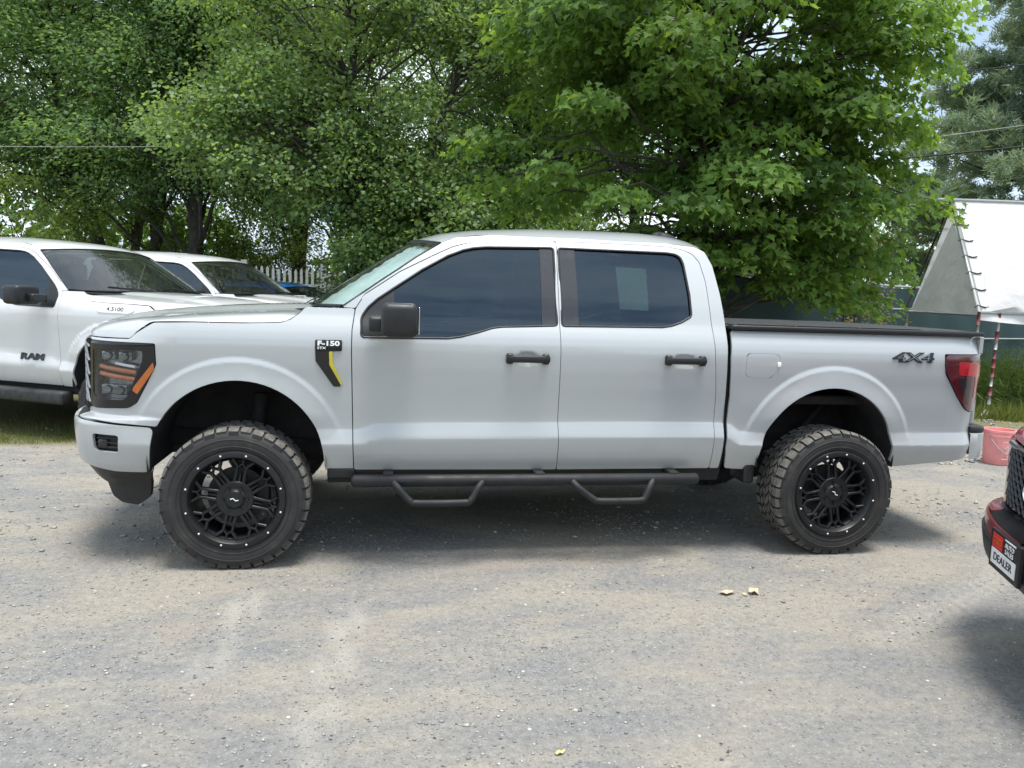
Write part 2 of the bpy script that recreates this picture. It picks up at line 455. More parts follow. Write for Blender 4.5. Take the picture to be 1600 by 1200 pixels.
# ------------------------------------------------------------------ wheels
def polar_block(mb, R0, R1, a0, a1, d0, d1, skew=0.0, taper=.004, top=1, R1b=None):
    V = []
    R1b = R1 if R1b is None else R1b
    for rr, tp in ((0, 0), (1, 1)):
        for a, d in ((a0, d0), (a1, d0), (a1, d1), (a0, d1)):
            am, dm = (a0+a1)/2, (d0+d1)/2
            aa = a+(am-a)*.10*tp; dd = d+(dm-d)*.08*tp
            aa += skew*(d-dm)
            r = R0 if not rr else (R1b if d == d0 else R1)
            V.append((r*math.cos(aa), dd, r*math.sin(aa)))
    F = [(4, 5, 6, 7), (0, 1, 5, 4), (1, 2, 6, 5), (2, 3, 7, 6), (3, 0, 4, 7)]
    n = len(mb.V); mb.V += V; mb.F += [tuple(i+n for i in f) for f in F]; mb.I += [top, 0, 0, 0, 0]
def make_wheel(parent, name, R=.410, rimr=.262, wid=.30, style='mesh', c=(0, 0, 0), load=.402, rr=None):
    rr = rr or random.Random(3)
    w = empty(name, c, 0, Frame(), parent)
    Rt = R-.012
    pr = [(rimr+.006, .016), (rimr+.018, .004), (rimr+.05, -.005), (R-.07, -.008), (R-.045, -.004), (R-.027, .006), (Rt-.004, .020), (Rt, .040), (Rt+.001, wid/2)]
    pr = pr+[(r, wid-d) for r, d in pr[-2::-1]]
    V, F = lathe_vf(pr, 72)
    for r0, dd in ((R-.062, -.0085), (rimr+.045, -.0065)):        # raised sidewall ribs
        V2, F2 = lathe_vf([(r0-.004, dd+.003), (r0-.0015, dd-.0015), (r0+.0015, dd-.0015), (r0+.004, dd+.003)], 72)
        n = len(V); V += V2; F += [tuple(i+n for i in f) for f in F2]
    cl = lambda v: (v[0], v[1], max(v[2], -load))
    obj('tyre', [cl(v) for v in V], F, M_('rubber'), w, angle=50)
    tb = MB(); n = 38
    for side in (0, 1):
        for k in range(n):
            a = 2*math.pi*(k+(.5 if side else 0))/n; h = 2*math.pi/n
            long = k % 2
            d0, d1 = .001 if long else .008, .068
            if side: d0, d1 = wid-.068, wid-(.001 if long else .008)
            a0, a1 = a+h*.08, a+h*.92
            # crown part
            polar_block(tb, Rt-.006, R, a0, a1, .024 if not side else d0, d1 if not side else wid-.024, top=1)
            # shoulder part wrapping to the sidewall
            s0, s1 = (d0, .026) if not side else (wid-.026, d1)
            V8 = []
            for rr_, dq in ((R-.052 if long else R-.040, s0-.0035 if not side else s1+.0035), (R-.016, s0-.004 if not side else s1+.004)):
                for aq in (a0+h*.03, a1-h*.03): V8.append((rr_*math.cos(aq), dq, rr_*math.sin(aq)))
            for aq in (a0, a1): V8.append((R*math.cos(aq), .026 if not side else wid-.026, R*math.sin(aq)))
            for aq in (a0, a1): V8.append(((R-.03)*math.cos(aq), .03 if not side else wid-.03, (R-.03)*math.sin(aq)))
            nn = len(tb.V); tb.V += V8
            fs = [(0, 1, 3, 2), (2, 3, 5, 4), (0, 2, 4, 6), (1, 7, 5, 3)]
            if side: fs = [f[::-1] for f in fs]
            tb.F += [tuple(i+nn for i in f) for f in fs]; tb.I += [0, 1, 0, 0]; 
    rows = [(.074, .110), (.116, .148), (.152, .184), (.190, .226)]
    for j, (d0, d1) in enumerate(rows):
        d0, d1 = d0*wid/.30, d1*wid/.30
        for k in range(n+2):
            a = 2*math.pi*(k+.25*j)/(n+2); h = 2*math.pi/(n+2)
            z = .35 if k % 2 else -.2
            polar_block(tb, Rt-.006, R-.001, a+h*.08, a+h*(.86+.06*rr.random()), d0, d1, skew=(2.2 if j % 2 else -2.2)+z)
    tr = obj('tread', [cl(v) for v in tb.V], tb.F, [M_('rubber'), M_('rubber_dusty')], w, mats=tb.I)
    # rim
    pf = [(rimr+.016, .010), (rimr+.020, .000), (rimr+.016, -.008), (rimr+.008, -.011), (rimr-.014, -.010), (rimr-.020, -.002), (rimr-.026, .020), (rimr-.034, .034), (rimr-.036, .10), (rimr-.05, .16), (rimr-.03, .24), (rimr+.01, .28)]
    V, F = lathe_vf(pf, 72)
    V2, F2 = lathe_vf([(r-.006, d+.002) for r, d in pf[::-1]][0:6], 72); n0 = len(V); V += V2; F += [tuple(i+n0 for i in f) for f in F2]
    obj('rim', V, F, M_('wheel_black'), w, angle=35)
    sp = MB()
    def P(r, a, d): return (r*math.cos(a), d, r*math.sin(a))
    def bar(r0, a0, r1, a1, w0, w1, d0, d1, dep=.026):
        p, q = Vector(P(r0, a0, d0)), Vector(P(r1, a1, d1)); t = (q-p).normalized(); s = t.cross(Vector((0, 1, 0))).normalized()
        V = []
        for c_, ww, dd in ((p, w0, 0), (q, w1, 0)):
            V += [c_-s*ww/2+Vector((0, .004, 0)), c_-s*ww*.3, c_+s*ww*.3, c_+s*ww/2+Vector((0, .004, 0)), c_+s*ww*.55+Vector((0, dep, 0)), c_-s*ww*.55+Vector((0, dep, 0))]
        F = [(i, (i+1) % 6, 6+(i+1) % 6, 6+i) for i in range(6)]+[(5, 4, 3, 2, 1, 0), (6, 7, 8, 9, 10, 11)]
        sp.add(V, F)
    if style == 'mesh':
        ro = rimr-.030
        for k in range(8):
            a = 2*math.pi*k/8+.18
            for s in (-1, 1):
                bar(.090, a+s*.10, .150, a+s*.235, .022, .016, .030, .026)
                bar(.150, a+s*.235, .193, a+s*.262, .016, .015, .026, .023)
                bar(.193, a+s*.262, ro, a+s*.14, .015, .018, .023, .018)
                bar(.185, a+s*.262, .208, a+s*.3927, .012, .012, .026, .024)
            bar(.205, a+.3927, ro, a+.3927, .012, .016, .024, .020)
            bar(.095, a+.3927, .150, a+.3927, .024, .004, .036, .036)
        hub = [(0, .016), (.030, .015), (.046, .018), (.052, .026), (.060, .030), (.078, .026), (.098, .026), (.104, .032), (.104, .06), (.0, .06)]
        V, F = lathe_vf(hub, 32); sp.add(V, F)
        for k in range(6):
            a = 2*math.pi*k/6; V, F = tube_vf([P(.068, a, .012), P(.068, a, .03)], .0075, 6); sp.add(V, F)
    else:
        ro = rimr-.028
        for k in range(6):
            a = 2*math.pi*k/6+.2
            for s in (-1, 1): bar(.06, a+s*.25, ro, a+s*.14, .03, .034, .03, .022)
        V, F = lathe_vf([(0, .014), (.04, .016), (.07, .024), (.09, .03), (.09, .06), (0, .06)], 28); sp.add(V, F)
    obj('spokes', sp.V, sp.F, M_('wheel_black'), w, angle=30)
    bd = MB(); V, F = lathe_vf([(0, .12), (.165, .12), (.165, .145), (0, .145)], 40); bd.add(V, F)
    V, F = lathe_vf([(0, .09), (.075, .09), (.09, .12), (.09, .26), (0, .26)], 24); bd.add(V, F)
    bd.box((.14, .14, .02), (.08, .09, .17), .01)
    bd.build('brake_disc', M_('steel_dark'), w)
    if style == 'mesh':
        me = None
        for k in range(12):
            a = math.radians(15+30*k+(rr.random()-.5)*0)
            if me is None:
                V, F = lathe_vf([(0, -.006), (.0036, -.0055), (.0056, -.002), (.0062, .003)], 8)
                b = obj('rivet', V, F, M_('rivet'), w, smooth=True); me = b.data
            else: b = link('rivet', me, None, w)
            b.location = (rimr*math.cos(a), -.0115, rimr*math.sin(a))
        lg = MB()
        for (x0, z0, x1, z1) in ((-.022, .004, -.004, .007), (-.006, .008, .006, -.006), (.004, -.006, .022, -.003)):
            lg.tube([(x0, .0135, z0), (x1, .0135, z1)], .0028, 5)
        lg.build('centre_logo', M_('badge_white'), w)
    return w
def copy_wheel(src, parent, loc, rz=0.0, ry=0.0):
    o = src.copy(); COL.objects.link(o); o.parent = parent; o.location = loc; o.rotation_euler = (0, ry, rz)
    for ch in src.children:
        c = ch.copy(); COL.objects.link(c); c.parent = o
    return o
# ------------------------------------------------------------------ pickup trucks (and the estate car behind), all from one measured body
YP = [(.40,.16),(.50,.145),(.56,.11),(.62,.086),(.645,.079),(.655,.076),(.74,.060),(.75,.059),(.76,.0605),(.835,.080),(.845,.083),(.855,.0835),(.95,.0775),(1.08,.0635),(1.18,.0545),(1.25,.0525),(1.30,.0565),(1.34,.066),(1.38,.082),(1.42,.102),(1.45,.117),(1.55,.155),(1.70,.222),(1.85,.300),(1.93,.350),(1.97,.40)]
FP = [(.45,.04),(.50,.0),(.60,-.055),(.80,-.075),(.84,-.06),(.86,.0),(.90,.0),(1.25,.0),(1.30,.03),(1.40,.12),(1.5,.3)]
PLAN = [(-.30,.062),(-.45,.076),(-.60,.108),(-.74,.18),(-.83,.29),(-.89,.45),(-.94,.72),(-.955,1.065)]
CREASE = [(.60,-.05),(.66,-.05),(.80,-.012),(.90,-.01),(2.8,.005),(2.95,.0),(3.05,-.05),(3.2,-.058),(4.1,-.055),(5,-.055)]
W = 2.13
BODY = Body(PLAN, YP, FP, [(.01,.60,.475,.592,.036),(3.65,.61,.472,.600,.036)], W, crease=CREASE, rear=[(4.50,0),(4.62,.008),(4.70,.04),(4.76,.09)])
BODY.dents = [(1.652, 1.225, .085, .045, .016), (2.634, 1.232, .085, .045, .016)]
FENDER = [(.648,.545),(.640,.80),(.629,1.248),(.630,1.37),(.645,1.488),(.374,1.488),(.348,1.458),(.297,1.418),(.246,1.398),(.041,1.388),(-.228,1.386),(-.437,1.378),(-.528,1.318),(-.56,1.285),(-.70,1.283),(-.895,1.283),(-.895,1.275),(-.845,1.272),(-.415,1.268),(-.411,1.15),(-.467,1.040),(-.526,.932),(-.57,.908),(-.80,.895),(-.90,.885),(-.895,.842),(-.769,.842),(-.624,.826),(-.425,.808)]
FENDER += arc(.01, .60, .475, 153.5, 0, 30)+[(.487,.575),(.497,.545)]
F_DOOR = [(.656,.55),(.648,.798),(.637,1.248),(.638,1.37),(.653,1.487),(.704,1.570),(.905,1.710),(1.112,1.820),(1.218,1.873),(1.328,1.906),(1.50,1.922),(1.856,1.938),(1.861,1.90),(1.852,1.767),(1.848,1.403),(1.853,1.079),(1.855,.862),(1.866,.545)]
R_DOOR = [(1.872,.545),(1.861,.862),(1.859,1.079),(1.854,1.403),(1.858,1.767),(1.867,1.90),(1.862,1.938),(2.416,1.941),(2.60,1.936),(2.690,1.921),(2.752,1.895),(2.790,1.845),(2.812,1.722),(2.819,1.487),(2.830,1.253),(2.857,1.013),(2.861,.731),(2.860,.55)]
CAB = [(2.866,.55),(2.867,.731),(2.863,1.013),(2.836,1.253),(2.825,1.487),(2.818,1.725),(2.796,1.850),(2.756,1.901),(2.692,1.927),(2.600,1.942),(2.416,1.947),(1.859,1.944),(1.50,1.928),(1.326,1.912),(1.216,1.879),(1.108,1.826),(.901,1.716),(.698,1.575),(.648,1.492),(.577,1.497),(.81,1.667),(.996,1.800),(1.142,1.892),(1.25,1.935),(1.45,1.962),(2.0,1.966),(2.60,1.962),(2.78,1.945),(2.84,1.915),(2.875,1.83),(2.899,1.65),(2.912,1.47),(2.911,1.255),(2.922,1.014),(2.927,.70),(2.925,.55)]
WIN1 = [(.685,1.329),(.684,1.44),(.720,1.498),(.775,1.548),(.873,1.617),(1.033,1.728),(1.187,1.818),(1.280,1.857),(1.344,1.873),(1.42,1.882),(1.80,1.895),(1.842,1.896),(1.838,1.76),(1.836,1.424),(1.66,1.415),(1.50,1.408),(1.444,1.400),(1.35,1.370),(1.255,1.345),(1.18,1.334),(.80,1.329)]
WIN2 = [(1.871,1.897),(1.867,1.76),(1.865,1.422),(2.50,1.432),(2.56,1.442),(2.624,1.464),(2.685,1.497),(2.696,1.515),(2.696,1.64),(2.682,1.835),(2.668,1.872),(2.640,1.890),(2.575,1.897)]
BED = [(2.947,1.425),(4.700,1.430),(4.745,1.430),(4.748,1.330),(4.745,1.318),(4.424,1.315),(4.428,1.24),(4.441,1.181),(4.554,1.030),(4.62,.952),(4.676,.928),(4.744,.922),(4.738,.790),(4.728,.61),(4.165,.556),(4.120,.600)]+arc(3.65,.61,.472,0,172,34)+[(3.175,.61),(3.165,.535),(2.970,.55),(2.951,.689),(2.956,1.014),(2.939,1.255)]
BUMPER = [(-.437,.796),(-.624,.811),(-.769,.826),(-.90,.828),(-1.69,.815),(-1.69,.60),(-.90,.585),(-.826,.575),(-.655,.545),(-.478,.538)]
FOG = [(-.748,.762),(-.606,.756),(-.612,.656),(-.743,.664)]
HEAD = [(-.841,1.266),(-.421,1.262),(-.417,1.15),(-.473,1.040),(-.533,.930),(-.575,.904),(-.80,.891),(-.862,.90)]
HEADIN = [(-.815,1.222),(-.480,1.226),(-.486,1.165),(-.575,.975),(-.60,.945),(-.80,.945),(-.825,.97)]
TAIL = [(4.430,1.309),(4.745,1.312),(4.762,1.22),(4.764,1.0),(4.750,.930),(4.680,.934),(4.626,.957),(4.559,1.035),(4.447,1.183),(4.434,1.24)]
def lamps(B, both, hd):
    M = B.M
    both('lamp_bowl', [(u*1.0, z) for u, z in HEADIN], m=M_('reflector'), step=.05, rim=0, d=.055, r=.02, parents=hd)
    both('lens', [(u, z) for u, z in HEADIN], m=M_('lens_glass'), step=.05, rim=0, d=.0, r=.02, parents=hd)
    for s in (0, 1):
        def mir(V): return [Vector((v[0], W-v[1], v[2])) for v in V] if s else V
        for z0, rr_ in ((1.125, .014), (1.085, .014)):
            V, F = tube_vf([M(lerp(-.79, -.535, i/8), z0-.003*i, .03) for i in range(9)], rr_, 8)
            obj('turn_lamp', mir(V), F if not s else [f[::-1] for f in F], M_('amber'), hd[s], smooth=True)
        V, F = tube_vf([M(lerp(-.66, -.535, i/4), 1.148-.004*i, .022) for i in range(5)], .009, 6)
        obj('running_lamp', mir(V), F if not s else [f[::-1] for f in F], M_('lamp_white'), hd[s], smooth=True)
        mb = MB()
        for u0, z0, h in ((-.72, 1.19, .055), (-.60, 1.19, .055), (-.73, 1.0, .06), (-.64, 1.0, .06)):
            mb = MB(); c_ = M(u0, z0, .04); mb.box((c_[0], c_[1], z0), (.075, .05, h), .012)
            mb.add(*lathe_vf([(0, -.030), (.018, -.028), (.026, 0)], 16, c=(c_[0], c_[1]-.020, z0))); mb.V = mir(mb.V); mb.F = mb.F if not s else [f[::-1] for f in mb.F]
            mb.build('projector', M_('reflector'), hd[s])
    both('side_marker', [(-.428,1.160),(-.424,1.125),(-.521,.985),(-.545,1.003),(-.540,1.02)], m=M_('amber'), step=.05, rim=.004, d=-.007, r=.004, parents=hd)
def build_vehicle(name, label, cat, loc, rz, P, group=None, sc=(1, 1, 1)):
    fine = P.get('fine'); st = .016 if fine else .06
    pm = M_(P['paint']); B = BODY; M = B.M
    root = empty(name, loc, rz, Frame((0, 0, 0), sc)); tag(root, label, cat, group)
    FRR = FR[root]
    if 'origin' in P: FRR.o = Vector(P['origin'])
    def both(nm, outline, holes=(), m=None, step=None, rim=.02, d=0.0, r=.012, parents=(root, root), zx=(), only=None):
        o2 = fil(outline, r); h2 = [fil(h, .02) for h in holes]
        V, F, N = panel_vf(o2, h2, M, step if step is not None else st, rim, d, zx)
        res = []
        for k in (0, 1):
            if only is not None and k != only: res.append(None); continue
            v, f, n = (V, F, N) if k == 0 else mirror_vfn(V, F, N, W)
            res.append(obj(nm, v, f, m or pm, parents[k], normals=n))
        return res
    zx = (.645, .655, .667, .69, .70, .74, .75, .76, .79, .80, .81, .825, .835, .845, .855) if fine else ()
    two = P.get('two_tone')
    fo_ = FENDER if not two else FENDER[:12]+[(-.528,1.318),(-.56,1.285),(-.70,1.283),(-1.15,1.283),(-1.15,.842),(-.769,.842),(-.624,.826),(-.425,.808)]+FENDER[29:]
    fend = both('front_fender', fo_, m=pm, step=.011 if fine else .03)
    fd = both('front_door', F_DOOR, [WIN1], zx=zx, step=.02 if fine else .07)
    rd = both('rear_door', R_DOOR, [WIN2], zx=zx, step=.02 if fine else .07)
    cab = both('cab_side', CAB, zx=zx, step=.02 if fine else .07)
    pick = P.get('bed', True)
    if pick:
        fu = [(3.040,1.290),(3.235,1.291),(3.266,1.275),(3.268,1.222),(3.218,1.134),(3.075,1.134),(3.043,1.15),(3.038,1.17)]
        bed = both('bed_side', BED, [fu] if fine else [], zx=zx, step=.0125 if fine else .06)
        if fine:
            fin = [(3.155+(x-3.155)*.968, 1.213+(z-1.213)*.962) for x, z in fu]
            fo = both('fuel_door', fin, step=.03, r=.03, parents=bed, only=0)
            V, F = box_vf((.022, .012, .03), .004)
            yk = M(3.258, 1.222)[1]
            obj('fuel_door_latch', [Vector(v)+Vector((3.258, yk-.004, 1.222)) for v in V], F, M_('badge_white'), bed[0], angle=40)
    # glass, black trims
    for k, (door, win) in enumerate(((fd, WIN1), (rd, WIN2))):
        g = both('window', win, m=M_('tinted_glass'), step=.10, rim=0, d=.012, r=.02, parents=door)
        for s in (0, 1):
            pts = [Vector(M(u, z, .003)) for u, z in fil(win, .02)]
            if s: pts = [Vector((p.x, W-p.y, p.z)) for p in pts]
            V, F = tube_vf(pts, .0075, 6, closed=True); obj('window_seal', V, F, M_('black_plastic'), door[s], smooth=True)
    pf = [(1.754,1.893),(1.843,1.896),(1.839,1.76),(1.837,1.424),(1.745,1.420)]
    both('pillar_trim', pf, m=M_('pillar_gloss'), step=.1, rim=.006, d=.005, r=.004, parents=fd)
    pr = [(1.870,1.897),(1.866,1.76),(1.864,1.422),(1.969,1.424),(1.972,1.60),(1.975,1.893)]
    both('pillar_trim', pr, m=M_('pillar_gloss'), step=.1, rim=.006, d=.005, r=.004, parents=rd)
    fl = [(.690,1.333),(.690,1.44),(.722,1.492),(.775,1.543),(.868,1.610),(.872,1.333)]
    both('corner_trim', fl, m=M_('black_plastic'), step=.1, rim=.006, d=.006, r=.006, parents=fd)
    # dark inner structure behind the panel gaps
    both('inner_sill', [(.56,.56),(2.96,.56),(2.96,1.0),(2.93,1.36),(.66,1.31),(.52,1.30),(.52,1.0)], m=M_('under_black'), step=.12, rim=0, d=.035)
    both('rocker', [(.50,.46),(2.95,.46),(2.95,.585),(.50,.585)], m=M_('under_black'), step=.15, rim=.02, d=.02)
    # windshield
    E = [(.577,1.499),(.70,1.588),(.81,1.668),(.90,1.731),(.996,1.801),(1.07,1.848),(1.142,1.893)]
    rows = []; ns = 20
    for i, (u, z) in enumerate(E):
        t = i/(len(E)-1); p = M(u, z); bow = lerp(.25, .15, t); row = []
        for k in range(ns+1):
            s = k/ns; q = 1-(2*s-1)**2
            row.append((p[0]-bow*q, lerp(p[1]+.004, W-p[1]-.004, s), p[2]+lerp(-.008, .042, t)*q))
        rows.append(row)
    loft(rows, M_('clear_glass'), 'windshield', root, flip=True)
    for s in (0, 1):
        pts = [(r[0] if s == 0 else r[-1]) for r in rows]
        V, F = tube_vf(pts, .007, 6); obj('windshield_seal', V, F, M_('black_plastic'), root, smooth=True)
    V, F = tube_vf(rows[0], .014, 6); V2, F2 = tube_vf([(x, y, z-.0) for x, y, z in rows[-1]], .010, 6)
    obj('windshield_seal', V, F, M_('black_plastic'), root, smooth=True); obj('windshield_seal', V2, F2, M_('black_plastic'), root, smooth=True)
    # cowl
    crow = [[(x-.0, y, z-.012) for x, y, z in rows[0]], [(x-.17+.06*abs(2*k/ns-1), y, z-.025) for k, (x, y, z) in enumerate(rows[0])]]
    loft(crow, M_('black_plastic'), 'cowl', root, flip=False)
    # roof
    ez = [(1.142,1.893),(1.25,1.935),(1.45,1.962),(2.0,1.966),(2.60,1.962),(2.78,1.945),(2.84,1.915),(2.875,1.83)]
    zc = [(.99,1.936),(1.16,1.986),(1.45,2.024),(1.9,2.052),(2.45,2.058),(2.72,2.044),(2.88,2.010),(2.96,1.965),(3.0,1.90)]
    rows = []; nx = 30; ny = 28
    for i in range(nx+1):
        t = i/nx; ue = lerp(1.142, 2.872, t); zz = interp(ez, ue); pe = M(ue, zz)
        row = []
        for k in range(ny+1):
            s = 2*k/ny-1; q = 1-abs(s)**2.0
            bowf = -.15*(1-sst(0, .25, t)); bowr = .115*sst(.75, 1, t)
            x = ue+(bowf+bowr)*q
            zcen = interp(zc, ue+bowf+bowr)
            z = zcen-(zcen-zz)*abs(s)**3.2
            row.append((x, lerp(pe[1], W-pe[1], k/ny), z))
        rows.append(row)
    loft(rows, pm, 'roof', root, flip=True, angle=60)
    back_top = rows[-1]
    # back of the cab
    if pick:
        low = [(2.899,1.65),(2.912,1.47),(2.915,1.30),(2.925,.60)]
        rr = [back_top]
        for u, z in low:
            p = M(u, z); rr.append([(p[0]+.10*(1-abs(2*k/ny-1)**2), lerp(p[1], W-p[1], k/ny), p[2]) for k in range(ny+1)])
        loft(rr, pm, 'cab_back', root, flip=True, angle=60)
        g = []
        for z in (1.50, 1.62, 1.74, 1.82):
            g.append([(2.925+.085*(1-(2*s-1)**2)-(z-1.5)*.15+.012, lerp(.34+(z-1.5)*.3, W-.34-(z-1.5)*.3, s), z) for s in [j/10 for j in range(11)]])
        loft(g, M_('pillar_gloss'), 'rear_window', root, flip=True)
    # hood: height field rounded down to its seam
    def zseam(u): return interp([(-1.70,1.275),(-.90,1.288),(-.56,1.291),(-.528,1.325),(-.437,1.385),(-.228,1.392),(.041,1.394),(.246,1.404),(.297,1.424),(.348,1.464),(.374,1.494)], u)
    hc = P.get('hood', [(-1.0,1.300),(-.95,1.335),(-.85,1.368),(-.49,1.432),(-.04,1.470),(.3,1.487),(.5,1.49)])
    us = [.374,.360,.347,.33,.315,.297,.27,.246,.21,.15,.08]+[lerp(.0, -.40, i/8) for i in range(9)]+[-.437,-.46,-.49,-.51,-.528,-.545,-.56,-.60]+[lerp(-.65, -1.697, i/16) for i in range(17)]
    rows = []
    kk = [0,.012,.03,.05,.075,.10,.14,.18,.23,.30,.36,.40,.44,.50,.60,.72,.86,1.0]
    for u in us:
        B0 = Vector(M(u, zseam(u))); xb = B0.x
        xt = xb if xb > -.25 else lerp(-.25, -.62, (xb+.25)/(-.705))
        xt = lerp(xt, .33, sst(.1, .374, xb)*.0)
        T = Vector((xt, 1.065, 0)); row = []
        dist = (Vector((T.x, T.y, 0))-Vector((B0.x, B0.y, 0))).length
        for t in kk:
            p = B0.lerp(T, t); d = t*dist
            zb = interp(hc, p.x)-.030*(abs(p.y-1.065)/.95)**2
            bl = sst(.50, .44, abs(p.y-1.065)); zb += .020*bl*sst(-.95, -.6, p.x)-.010
            r = .13
            z = zb-(zb-B0.z)*(1-math.sqrt(max(0, 1-(1-min(1, d/r))**2)))
            row.append((p.x, p.y, z))
        rows.append(row)
    full = [r+[(x, W-y, z) for x, y, z in r[-2::-1]] for r in rows]
    loft(full, pm, 'hood', root, flip=True, angle=70)
    # front
    SLIM = [(-.84,1.262),(-.42,1.258),(-.46,1.19),(-.82,1.20)]
    hd = both('headlight', HEAD, [HEADIN], m=M_('black_gloss'), step=.05, rim=.05, d=-.004, r=.02) if not two else both('headlight', SLIM, m=M_('lamp_white'), step=.05, rim=.01, d=-.006, r=.01)
    for _ in ((1,) if not two else ()): lamps(B, both, hd)
    # grille
    G = [((-.850 if not two else -1.17),1.262),((-.872 if not two else -1.17),.895),(-1.694,.885),(-1.694,1.262)]
    gr = empty('grille', (0, 0, 0), 0, FRR, root)
    both('grille_back', G, m=M_('under_black'), step=.08, rim=0, d=.05, parents=(gr, gr))
    fr_ = MB(); fb_ = MB(); lat = MB()
    for s in (0, 1):
        def mp_(p): return (p[0], W-p[1], p[2]) if s else p
        fr_.tube([mp_(M(u, z, -.004)) for u, z in [(-1.69,1.258),(-1.3,1.262),(-.88 if not two else -1.17,1.262)]], .016, 6); fb_.tube([mp_(M(u, z, -.004)) for u, z in [(-.90 if not two else -1.17,.892),(-1.3,.888),(-1.69,.888)]], .016, 6)
        nu, nz_ = 12, 9
        for i in range(nu):
            for j in range(nz_):
                u0 = -.868-.068*i-(.034 if j % 2 else 0); z0 = .915+.039*j
                if u0 < -1.70 or (two and u0 > -1.16): continue
                pts = [(u0, z0), (u0-.022, z0+.014), (u0-.034, z0+.039), (u0-.046, z0+.014), (u0-.068, z0)]
                lat.tube([mp_(M(max(a, -1.697), b, -.002)) for a, b in pts], .0075, 4)
    fr_.build('grille_frame', M_('black_gloss'), gr); fb_.build('grille_frame', M_('black_gloss'), gr); lat.build('grille_mesh', M_(P.get('grille', 'grille_grey')), gr)
    # bumper
    bump = both('front_bumper', BUMPER, [FOG], m=M_(P.get('bumper', P['paint'])), step=.03 if fine else .08, r=.03)
    both('fog_lamp_bezel', FOG, m=M_('black_plastic'), step=.05, rim=0, d=.03, r=.015, parents=bump)
    for s in (0, 1):
        mb = MB()
        for z0 in (.685, .71, .735):
            V, F = tube_vf([M(lerp(-.735, -.62, i/4), z0, .018) for i in range(5)], .004, 5); mb.add([(v[0], W-v[1], v[2]) for v in V] if s else V, F)
        V, F = box_vf((.05, .03, .05), .01); c_ = M(-.70, .705, .02)
        mb.add([(v[0]+c_[0], (W-(v[1]+c_[1])) if s else v[1]+c_[1], v[2]+.705) for v in V], F)
        mb.build('fog_lamp', M_('steel_dark'), bump[s])
    both('lower_valance', [(-.465,.538),(-.49,.50),(-.505,.38),(-.58,.335),(-.68,.345),(-.76,.38),(-.82,.46),(-1.69,.49),(-1.69,.615),(-.9,.60),(-.82,.585),(-.655,.552)], m=M_('black_plastic'), step=.05, d=.02, r=.02, rim=.05)
    if P.get('two_tone'):
        both('bumper_lower', [(-.44,.77),(-.60,.745),(-.9,.735),(-1.69,.70),(-1.69,.585),(-.9,.572),(-.8,.565),(-.6,.538),(-.45,.55)], m=M_('black_plastic'), step=.06, d=-.014, r=.02, rim=.03, parents=bump)
    # panel-gap shadow line between the fascia and the bumper
    both('bumper_gap', [(-.435,.79),(-.435,.815),(-.63,.834),(-.78,.85),(-.91,.86),(-1.69,.89),(-1.69,.79),(-.9,.80),(-.7,.80)], m=M_('under_black'), step=.08, rim=0, d=.018)
    # tail: lamps, tailgate, bumper
    if pick:
        tl = both('tail_light', TAIL, m=M_('red_lens_dark'), step=.03, rim=.02, d=-.012, r=.025)
        both('lamp_element', [(4.525,1.262),(4.700,1.258),(4.752,1.20),(4.752,1.025),(4.690,1.030),(4.680,1.155),(4.672,1.170),(4.545,1.180),(4.530,1.19)], m=M_('red_lens'), step=.04, rim=.004, d=-.015, r=.012, parents=tl)
        both('reverse_lamp', [(4.548,1.166),(4.672,1.160),(4.680,1.02),(4.640,.985),(4.590,1.045),(4.545,1.12)], m=M_('smoke_lens'), step=.04, rim=.004, d=-.014, r=.012, parents=tl)
        tg = MB(); tg.box((4.755, W/2, 1.13), (.05, W-.30, .60), .02); tg.box((4.765, W/2, 1.36), (.06, W-.32, .12), .02)
        t_ = tg.build('tailgate', pm, root); V, F = box_vf((.03, .24, .07), .01)
        obj('tailgate_handle', [Vector(v)+Vector((4.795, W/2, 1.3)) for v in V], F, M_('black_plastic'), t_, angle=40)
        # corner posts behind the bed sides
        mb = MB()
        for s in (0, 1):
            V, F = box_vf((.03, .13, .11), .004); obj('bed_corner', [Vector(v)+Vector((4.735, (.175 if not s else W-.175), 1.375)) for v in V], F, pm, root)
        rb = empty('rear_bumper', (0, 0, 0), 0, FRR, root)
        for s in (0, 1):
            prof = []
            path = [(4.735,.125),(4.80,.128),(4.855,.150),(4.885,.20),(4.895,.30),(4.895,.62)]
            path = catmull(path, 5)
            rows = []
            for x, y in path:
                yy = W-y if s else y
                k = (x-4.735)/.16
                rows.append([(x-.035*k, yy, .600+.006*k), (x-.01*k, yy, .612), (x, yy, .70), (x, yy, .775), (x-.01, yy+(.004 if not s else -.004), .782)])
            loft(rows, pm, 'bumper_corner', rb, flip=(s == 1))
            rows = [[(x-.006, (W-y if s else y)+(.002 if not s else -.002), .780), (x+.001, (W-y if s else y), .788), (x+.001, (W-y if s else y), .812), (x-.01, (W-y if s else y)+(.006 if not s else -.006), .822), (4.74, W/2+(-.45 if not s else .45), .822)] for x, y in path]
            loft(rows, M_('black_plastic'), 'step_pad', rb, flip=(s == 1))
        mb = MB(); mb.box((4.88, W/2, .70), (.04, .92, .17), .015); mb.box((4.80, W/2, .815), (.16, .9, .02), .005); mb.build('bumper_centre', M_('black_plastic'), rb)
        for c_, d_ in (((3.83, .115, 1.447), (1.78, .085, .030)), ((3.83, W-.115, 1.447), (1.78, .085, .030)), ((2.975, W/2, 1.446), (.08, W-.32, .028)), ((4.72, W/2, 1.445), (.075, W-.32, .026))):
            V, F = box_vf(d_, .01); obj('bed_rail_cap', [Vector(v)+Vector(c_) for v in V], F, M_('black_plastic'), root, angle=40)
